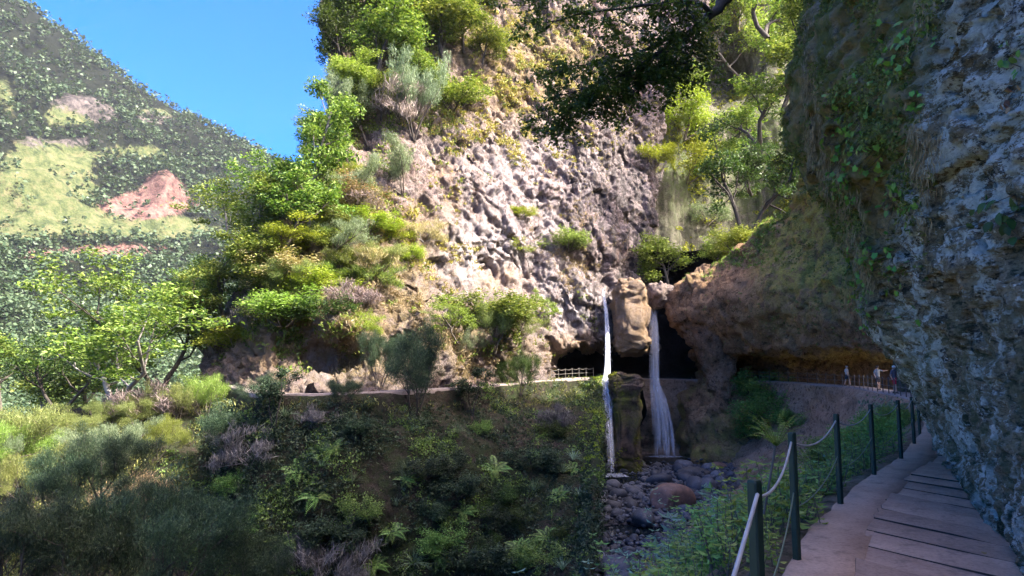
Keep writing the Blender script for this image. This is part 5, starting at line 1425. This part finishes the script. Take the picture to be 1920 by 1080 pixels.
# ================================================================== RIVER STONES
def stone(seed, sub=2):
    import bmesh
    bm = bmesh.new(); bmesh.ops.create_icosphere(bm, subdivisions=sub, radius=1)
    V = np.array([v.co[:] for v in bm.verts]); Fc = np.array([[v.index for v in f.verts] for f in bm.faces]); bm.free()
    rg = np.random.default_rng(seed)
    for _ in range(7):      # knock flat facets off
        d = rdir(1, rg)[0]; h = rg.uniform(.62, .92); t = V @ d; V = V - d * np.maximum(t - h, 0)[:, None] * .8
    V = V * (1 + .16 * fbm(V + seed, 1.1, 2, seed)[:, None]) * [1, rg.uniform(.65, .95), rg.uniform(.5, .8)]
    return mesh('stone', V, Fc, True)
def stonemat(name, cols):
    M = Mt(name); oi = M.n('ShaderNodeObjectInfo').outputs['Random']; ri = M.n('ShaderNodeNewGeometry').outputs['Random Per Island']
    c = M.ramp(M.math('FRACT', M.math('ADD', oi, ri)), [(i / (len(cols) - 1), c) for i, c in enumerate(cols)])
    c = M.mix(M.ramp(M.noise(3.5, 6, .7), [(.35, .6), (.6, 0)]), c, (.03, .03, .033))
    c = M.mix(M.ramp(M.noise(9, 5, .7), [(.58, 0), (.72, .5)]), c, (.30, .29, .29))
    M.set(Base_Color=c, Roughness=.62, Specular_IOR_Level=.4); M.bump(M.noise(8, 7, .7), .5, .08); return M.m
ST = stonemat('river_stone', [(.03, .034, .043), (.055, .060, .075), (.09, .095, .115), (.15, .155, .175), (.07, .065, .062), (.045, .052, .066)])
ST_R = stonemat('brown_boulder', [(.22, .12, .085), (.25, .14, .10)]); ST_G = stonemat('mossy_boulder', [(.09, .11, .05), (.10, .12, .055)])
STONES = [stone(700 + i) for i in range(10)]
rg = np.random.default_rng(71)
taken = [(G(1260, 945, -9.2)[:2], 2.0)]
def edge_right(y): return np.interp(y, [34, 38, 43, 49, 55, 62, 68, 75], [6.5, 8.5, 11, 14, 17.5, 21, 23.5, 24])
def edge_left(y): return np.interp(y, [34, 43, 52, 62, 70, 80], [3.8, 5.3, 6.6, 8.2, 10.5, 10.5])
def inwater(x, y): return ((x - 16) / 9.6) ** 2 + ((y - 77) / 6.6) ** 2 < 1 or ((x - 9.4) / 2.6) ** 2 + ((y - 64.4) / 3.0) ** 2 < 1 or ((x - 7.4) / 3.0) ** 2 + ((y - 47) / 1.9) ** 2 < 1
cnt = 0; tries = 0
sizes = sorted(list(np.clip(rg.lognormal(-.85, .48, 300), .22, 1.3)), reverse=True)
while cnt < 300 and tries < 40000:
    tries += 1
    y = 34 + 41 * rg.random() ** .9; x = rg.uniform(edge_left(y) - .6, edge_right(y) + .8); s_ = sizes[cnt] * (.55 + .45 * y / 60)
    if inwater(x, y): continue
    if any((x - q[0]) ** 2 + (y - q[1]) ** 2 < (s_ * .75 + r_ * .75) ** 2 for q, r_ in taken): continue
    taken.append(((x, y), s_))
    o = obj('river_stone', STONES[rg.integers(10)], ST); o.location = (x, y, bedz(x, y) + s_ * .12); o.scale = (s_, s_ * rg.uniform(.85, 1.15), s_ * rg.uniform(.8, 1.1)); o.rotation_euler = (rg.normal(0, .2), rg.normal(0, .2), rg.uniform(0, 6.3))
    tag(o, 'rounded dark grey stone lying in the stream bed', 'stone', 'stones in the stream bed'); cnt += 1
peb = stone(720, 1); PV = np.array([v.co[:] for v in peb.vertices]); PF = np.array([p_.vertices[:] for p_ in peb.polygons]); bpy.data.meshes.remove(peb)
parts = []
for k in range(4200):
    y = 33 + 43 * rg.random(); x = rg.uniform(edge_left(y) - .8, edge_right(y) + 1.2)
    if inwater(x, y) and rg.random() > .05: continue
    s_ = rg.uniform(.10, .30) * (.7 + .3 * y / 60); a = rg.uniform(0, 6.3); R = np.array([[math.cos(a), -math.sin(a), 0], [math.sin(a), math.cos(a), 0], [0, 0, 1]])
    parts.append(((PV * [1, rg.uniform(.7, 1.2), rg.uniform(.7, 1.2)]) @ R.T * s_ + [x, y, bedz(x, y) + s_ * .25 + .08 * rg.normal()], PF))
o = obj('pebbles', mesh('pebbles', *join(parts)), ST); tag(o, 'small dark pebbles filling the stream bed', 'pebbles', kind='stuff')
def boulder(name, px, py, z, sx, sy, sz, m_, label, me, rz=0):
    p = G(px, py, z); o = obj(name, me, m_); o.location = (p[0], p[1], z + sz * .3); o.scale = (sx, sy, sz); o.rotation_euler = (0, .05, rz); tag(o, label, 'boulder')
BIG = stone(741, 4); BIG2 = stone(747, 3)
boulder('boulder', 1259, 955, -9.25, 1.9, 1.7, 2.1, ST_R, 'big reddish brown boulder in the middle of the stream', BIG, .3)
boulder('boulder', 1192, 878, -8.6, 1.35, 1.2, 1.5, ST_G, 'green mossy boulder at the foot of the mossy pillar', BIG2, 1.)
boulder('boulder', 1206, 985, -9.35, .95, 1.0, 1.35, ST, 'pale angular boulder in front of the puddle', BIG2, 2.)
boulder('boulder', 1300, 895, -8.9, 1.7, 1.3, 1.2, ST, 'wide grey boulder between the big brown one and the pool', BIG2, .2)
boulder('boulder', 1325, 922, -9.0, 1.35, 1.2, 1.3, ST, 'blunt grey boulder right of the big brown one', BIG, 1.4)
boulder('boulder', 1410, 868, -8.5, 2.2, 1.6, 1.7, ST_R, 'square brown boulder at the foot of the bank', BIG2, 2.6)
boulder('boulder', 1110, 1030, -9.75, .95, .9, .9, ST, 'grey boulder against the foot of the left slope', BIG, .9)
boulder('boulder', 1345, 880, -8.6, 1.2, 1.0, .9, ST_R, 'flat brownish boulder behind the blunt grey one', BIG2, .5)

# ================================================================== RAILINGS
Mp = Mt('green_post_paint'); Mp.set(Base_Color=Mp.ramp(Mp.noise(7, 5, .7), [(.3, (.006, .018, .011)), (.7, (.015, .034, .022))]), Roughness=.55, Specular_IOR_Level=.35); Mp.bump(Mp.noise(60, 4), .3, .004)
Mr = Mt('grey_hose'); Mr.set(Base_Color=Mr.ramp(Mr.noise(5, 4), [(.3, (.24, .235, .23)), (.7, (.38, .375, .37))]), Roughness=.5)
Mwi = Mt('wire'); Mwi.set(Base_Color=(.12, .16, .11), Roughness=.5, Metallic=.3)
Mfp = Mt('rusty_post'); Mfp.set(Base_Color=(.09, .07, .06), Roughness=.7)
Mfr = Mt('far_rope'); Mfr.set(Base_Color=(.22, .20, .17), Roughness=.7)
def postmesh(w_, h, bot=.4):
    V = []
    for z, k in [(-bot, 1), (h - .012, 1), (h, .82)]:
        for x, y in [(-1, -1), (1, -1), (1, 1), (-1, 1)]:
            for dx, dy in ((.72, 1), (1, .72)) if (x * y > 0) == True else ((1, .72), (.72, 1)): V.append((x * w_ / 2 * dx * k, y * w_ / 2 * dy * k, z))
    V = np.array(V); n = 8; ring = [0, 1, 2, 3, 4, 5, 6, 7]
    ang = np.arctan2(V[:8, 1], V[:8, 0]); od = np.argsort(ang)
    V = np.concatenate([V[r * 8:(r + 1) * 8][od] for r in range(3)])
    f = [[r * 8 + i, r * 8 + (i + 1) % 8, (r + 1) * 8 + (i + 1) % 8, (r + 1) * 8 + i] for r in range(2) for i in range(8)]
    f += [[16, 17, 18, 19], [16, 19, 20, 23], [20, 21, 22, 23]]
    return mesh('post', V, np.array(f), False)
def sag(a, b, s_, n=14):
    t = np.linspace(0, 1, n); a, b = np.array(a), np.array(b); q = a + (b - a) * t[:, None]; q[:, 2] -= s_ * 4 * t * (1 - t); return q
POST = postmesh(.056, 1.05)
posts = POSTS
rail = empty('railing', (posts[2][0], posts[2][1], 0)); tag(rail, 'dark green post and rope railing along the walkway', 'railing')
T0 = Matrix.Translation(rail.location).inverted()
ps = [1.0, 1.0, 1.0, 1.0, 1.0, .98, .94, .9]
for (x, y), sc in zip(posts, ps):
    o = obj('post', POST, Mp.m, rail); o.location = (x - rail.location.x, y - rail.location.y, 0); o.rotation_euler = (0, .012, .55); o.scale = (1, 1, sc)
for i in range(len(posts) - 1):
    a = (posts[i][0], posts[i][1], .97 * ps[i]); b = (posts[i + 1][0], posts[i + 1][1], .97 * ps[i + 1])
    if i == 0: a = (.16, 1.32, .50); b = (1.20, 3.36, .985)
    q = sag(a, b, .02 if i == 0 else .13); o = obj('rope', mesh('rope', *tube(q, .010 if i == 0 else .009 if i < 3 else .007, 8)), Mr.m, rail); o.matrix_parent_inverse = T0
    a = (posts[i][0], posts[i][1], .42 * ps[i]); b = (posts[i + 1][0], posts[i + 1][1], .55 * ps[i + 1])
    o = obj('wire', mesh('wire', *tube(sag(a, b, .10), .006, 5)), Mwi.m, rail); o.matrix_parent_inverse = T0
def far_rail(s0, s1, n, h, label, rope=True, mp=None, off=.14, r=.025):
    ss = np.linspace(s0, s1, n); p, d, rt = path_at(ss); p = p + rt * off
    root = empty('railing', tuple(p[0])); tag(root, label, 'railing'); T = Matrix.Translation(root.location).inverted()
    me = postmesh(2 * r, h, .2)
    for q in p:
        o = obj('post', me, mp or Mfp.m, root); o.location = tuple(q - p[0])
    for i in range(n - 1):
        for zz in (h * .97, h * .5):
            o = obj('rope', mesh('rope', *tube(sag(p[i] + [0, 0, zz], p[i + 1] + [0, 0, zz], .14 if zz > .6 * h else .04, 8), .016, 4)), Mfr.m, root); o.matrix_parent_inverse = T
def s_of(i): return tp[i]
far_rail(s_of(10) - 3, s_of(14), 26, 1.05, 'thin rope railing round the bowl beside the hikers')
far_rail(s_of(17) - .5, s_of(18) + 1.5, 7, 1.05, 'short rope railing by the sunlit mouth of the cavern', mp=Mfr.m)
p, d, rt = path_at(s_of(18) + 5)
o = obj('marker_pole', postmesh(.05, 1.5, .3), Mfp.m); o.location = tuple(p[0] + rt[0] * .15); tag(o, 'single thin pole at the edge of the ledge path', 'pole')

# ================================================================== PEOPLE
Msk = Mt('skin'); Msk.set(Base_Color=(.50, .30, .21), Roughness=.55)
def cloth(name, c): 
    M = Mt(name); M.set(Base_Color=c, Roughness=.85); M.bump(M.noise(12, 4), .4, .03); return M.m
def skin(edges_chain, radii, name):
    V = []; E = []; Rr = []
    idx = {}
    for ch in edges_chain:
        for a, b in zip(ch, ch[1:]):
            for q in (a, b):
                if q not in idx: idx[q] = len(V); V.append(q); Rr.append(radii[q])
            E.append((idx[a], idx[b]))
    me = bpy.data.meshes.new(name); me.from_pydata(V, E, []); o = bpy.data.objects.new(name, me); COL.objects.link(o)
    md = o.modifiers.new('skin', 'SKIN'); 
    if not me.skin_vertices: pass
    for i, r in enumerate(Rr):
        me.skin_vertices[0].data[i].radius = (r, r * .82) if i == 0 else (r, r * .9)
    me.skin_vertices[0].data[0].use_root = True
    o.modifiers.new('sub', 'SUBSURF').levels = 2
    dg = bpy.context.evaluated_depsgraph_get(); m2 = bpy.data.meshes.new_from_object(o.evaluated_get(dg)); bpy.data.objects.remove(o); m2.name = name
    m2.polygons.foreach_set('use_smooth', [True] * len(m2.polygons)); return m2
def loft(rings, k=12):
    """rings: (centre, rx, ry)"""
    a = np.arange(k) / k * 2 * math.pi
    V = np.concatenate([np.stack([c[0] + rx * np.cos(a), c[1] + ry * np.sin(a), np.full(k, c[2])], 1) for c, rx, ry in rings]); n = len(rings)
    i = np.arange(n - 1)[:, None] * k + np.arange(k)[None]; j = np.arange(n - 1)[:, None] * k + (np.arange(k)[None] + 1) % k
    return V, np.stack([i, j, j + k, i + k], -1).reshape(-1, 4)
def person(s_par, off, face, label, shirt, bottom, hat, arm='down', hgt=1.72, stride=.16):
    p, d, rt = path_at(s_par); p = p[0] + rt[0] * off
    root = empty('person', tuple(p + [0, 0, .005]), face, (hgt / 1.72,) * 3); tag(root, label, 'person', 'hikers on the ledge path')
    hip = (0, 0, .93); sp = (0, 0, 1.15); ch = (0, .01, 1.36); nk = (0, 0, 1.50); hd0 = (0, -.01, 1.57); hd = (0, -.02, 1.64)
    pts = {hip: .13, sp: .12, ch: .15, nk: .052, hd0: .075, hd: .085}
    chains = [[hip, sp, ch, nk, hd0, hd]]
    for sx, st in ((-1, stride), (1, -stride)):
        h_ = (.09 * sx, 0, .90); kn = (.10 * sx, -st * .6 - .03, .50); an = (.10 * sx, -st, .09); toe = (.11 * sx, -st - .17, .035)
        pts.update({h_: .088, kn: .058, an: .042, toe: .036}); chains.append([hip, h_, kn, an, toe])
        shd = (.175 * sx, .01, 1.42); 
        if arm == 'out' and sx == 1: el = (.36, -.12, 1.36); wr = (.60, -.20, 1.40); hn = (.68, -.22, 1.41)
        else: el = (.24 * sx, .03 + st * .4, 1.14); wr = (.24 * sx, -.10 + st * .6, .92); hn = (.235 * sx, -.13 + st * .6, .83)
        pts.update({shd: .062, el: .044, wr: .032, hn: .036}); chains.append([ch, shd, el, wr, hn])
    body = obj('body', skin(chains, pts, 'body'), Msk.m, root)
    R = [((0, 0, .90), .165, .125), ((0, 0, 1.05), .155, .12), ((0, 0, 1.2), .165, .125), ((0, .005, 1.36), .19, .14), ((0, .005, 1.45), .17, .11), ((0, 0, 1.50), .07, .07)]
    parts = [loft(R)]
    for sx in (-1, 1):
        if arm == 'out' and sx == 1: q = np.array([[.15, 0, 1.42], [.26, -.06, 1.39], [.36, -.12, 1.36]])
        else: q = np.array([[.15 * sx, .01, 1.43], [.21 * sx, .02, 1.30], [.235 * sx, .03, 1.20]])
        parts.append(tube(q, [.075, .068, .062], 10))
    obj('shirt', mesh('shirt', *join(parts)), shirt, root)
    parts = [loft([((0, 0, .98), .158, .122), ((0, 0, .90), .178, .135), ((0, 0, .80), .18, .14)])]
    for sx, st in ((-1, stride), (1, -stride)):
        parts.append(tube(np.array([[.085 * sx, 0, .88], [.095 * sx, -st * .3 - .01, .70], [.10 * sx, -st * .5 - .02, .56]]), [.105, .10, .095], 12))
    obj('shorts', mesh('shorts', *join(parts)), bottom, root)
    a = loft([((0, -.02, 1.62), .105, .115), ((0, -.02, 1.68), .10, .11), ((0, -.02, 1.735), .07, .08), ((0, -.02, 1.75), .01, .01)], 14)
    br = loft([((0, -.07, 1.655), .15, .19), ((0, -.07, 1.668), .10, .12)], 14) if hat[1] else loft([((0, .02, 1.58), .085, .10), ((0, 0, 1.63), .102, .112)], 14)
    obj('hat' if hat[1] else 'hair', mesh('hat', *join([a, br])), hat[0], root)
    for sx, st in ((-1, stride), (1, -stride)):
        obj('shoe', mesh('shoe', *loft([((.105 * sx, -st - .06, 0), .05, .14), ((.105 * sx, -st - .06, .05), .05, .14), ((.105 * sx, -st - .03, .09), .042, .08), ((.105 * sx, -st, .12), .045, .05)], 12)), cloth('shoe', (.08, .06, .05)), root)
    return root
def s_at_px(px, lo, hi):
    ss = np.linspace(lo, hi, 800); p, d, rt = path_at(ss); x, y = proj(p); return float(ss[np.argmin(np.abs(x - px))])
a, b = tp[9] + 2, tp[13]
person(s_at_px(1660, tp[10] + .5, tp[11] + 3), .55, .5, 'hiker in red shorts and a pale hat walking the ledge path', cloth('dark_top', (.10, .09, .11)), cloth('red_shorts', (.50, .015, .045)), (cloth('pale_hat', (.55, .52, .48)), True), hgt=1.72)
person(s_at_px(1624, tp[11] - 2, tp[12]), .8, .2, 'hiker in a grey shirt and dark shorts reaching out one arm', cloth('grey_shirt', (.24, .24, .23)), cloth('dark_shorts', (.025, .022, .03)), (cloth('brown_hair', (.08, .05, .03)), False), arm='out', stride=.05)
person(s_at_px(1569, tp[11] + 2, tp[13]), .9, 1.6, 'hiker in a pale top and black shorts at the far end', cloth('pale_top', (.40, .40, .38)), cloth('black_shorts', (.03, .03, .035)), (cloth('cap', (.30, .28, .25)), True), stride=.2)

# ---- low kerb along the path bend and a stone block
p = P(448, 712, 55.0); V, f = boxm(0, 0, .35, .9, 5.0, .9)
o = lump('stone_block', p + np.array([.4, 0, .1]), .55, 1.6, .55, 131, C_FAR, .03, 6)[0]; tag(o, 'low concrete block at the bend of the ledge path', 'block')

# ---- fallen leaves on the walkway
rg = np.random.default_rng(91); Ml = leafmat('fallen_leaves', [(.16, .07, .03), (.24, .12, .05)], .1, .8)
for k in range(14):
    p, d, rt = path_at(rg.uniform(8.0, S6 + 2)); q = p[0] + rt[0] * rg.uniform(.9, 2.3)
    o = obj('fallen_leaf', OVAL, Ml); s_ = rg.uniform(.03, .06); o.scale = (s_, s_, s_ * .5); o.location = (q[0], q[1], .05); o.rotation_euler = (rg.normal(0, .2), rg.normal(0, .2), rg.uniform(0, 6.3))
    tag(o, 'small dry brown leaf fallen on the walkway slabs', 'leaf', 'fallen leaves on the walkway')

# ================================================================== HAZE
V, f = boxm(-350, 650, 235, 1500, 1500, 630)
Mh = bpy.data.materials.new('haze_air'); Mh.use_nodes = True; nt = Mh.node_tree
for n_ in list(nt.nodes):
    if n_.type == 'BSDF_PRINCIPLED': nt.nodes.remove(n_)
pv = nt.nodes.new('ShaderNodeVolumePrincipled'); pv.inputs['Color'].default_value = (.86, .92, 1, 1); pv.inputs['Density'].default_value = .00006; pv.inputs['Anisotropy'].default_value = .2
nt.links.new(pv.outputs[0], nt.nodes['Material Output'].inputs['Volume'])
o = obj('haze', mesh('haze', V, f, False), Mh); tag(o, 'pale blue haze in the air over the valley', 'haze', kind='stuff')
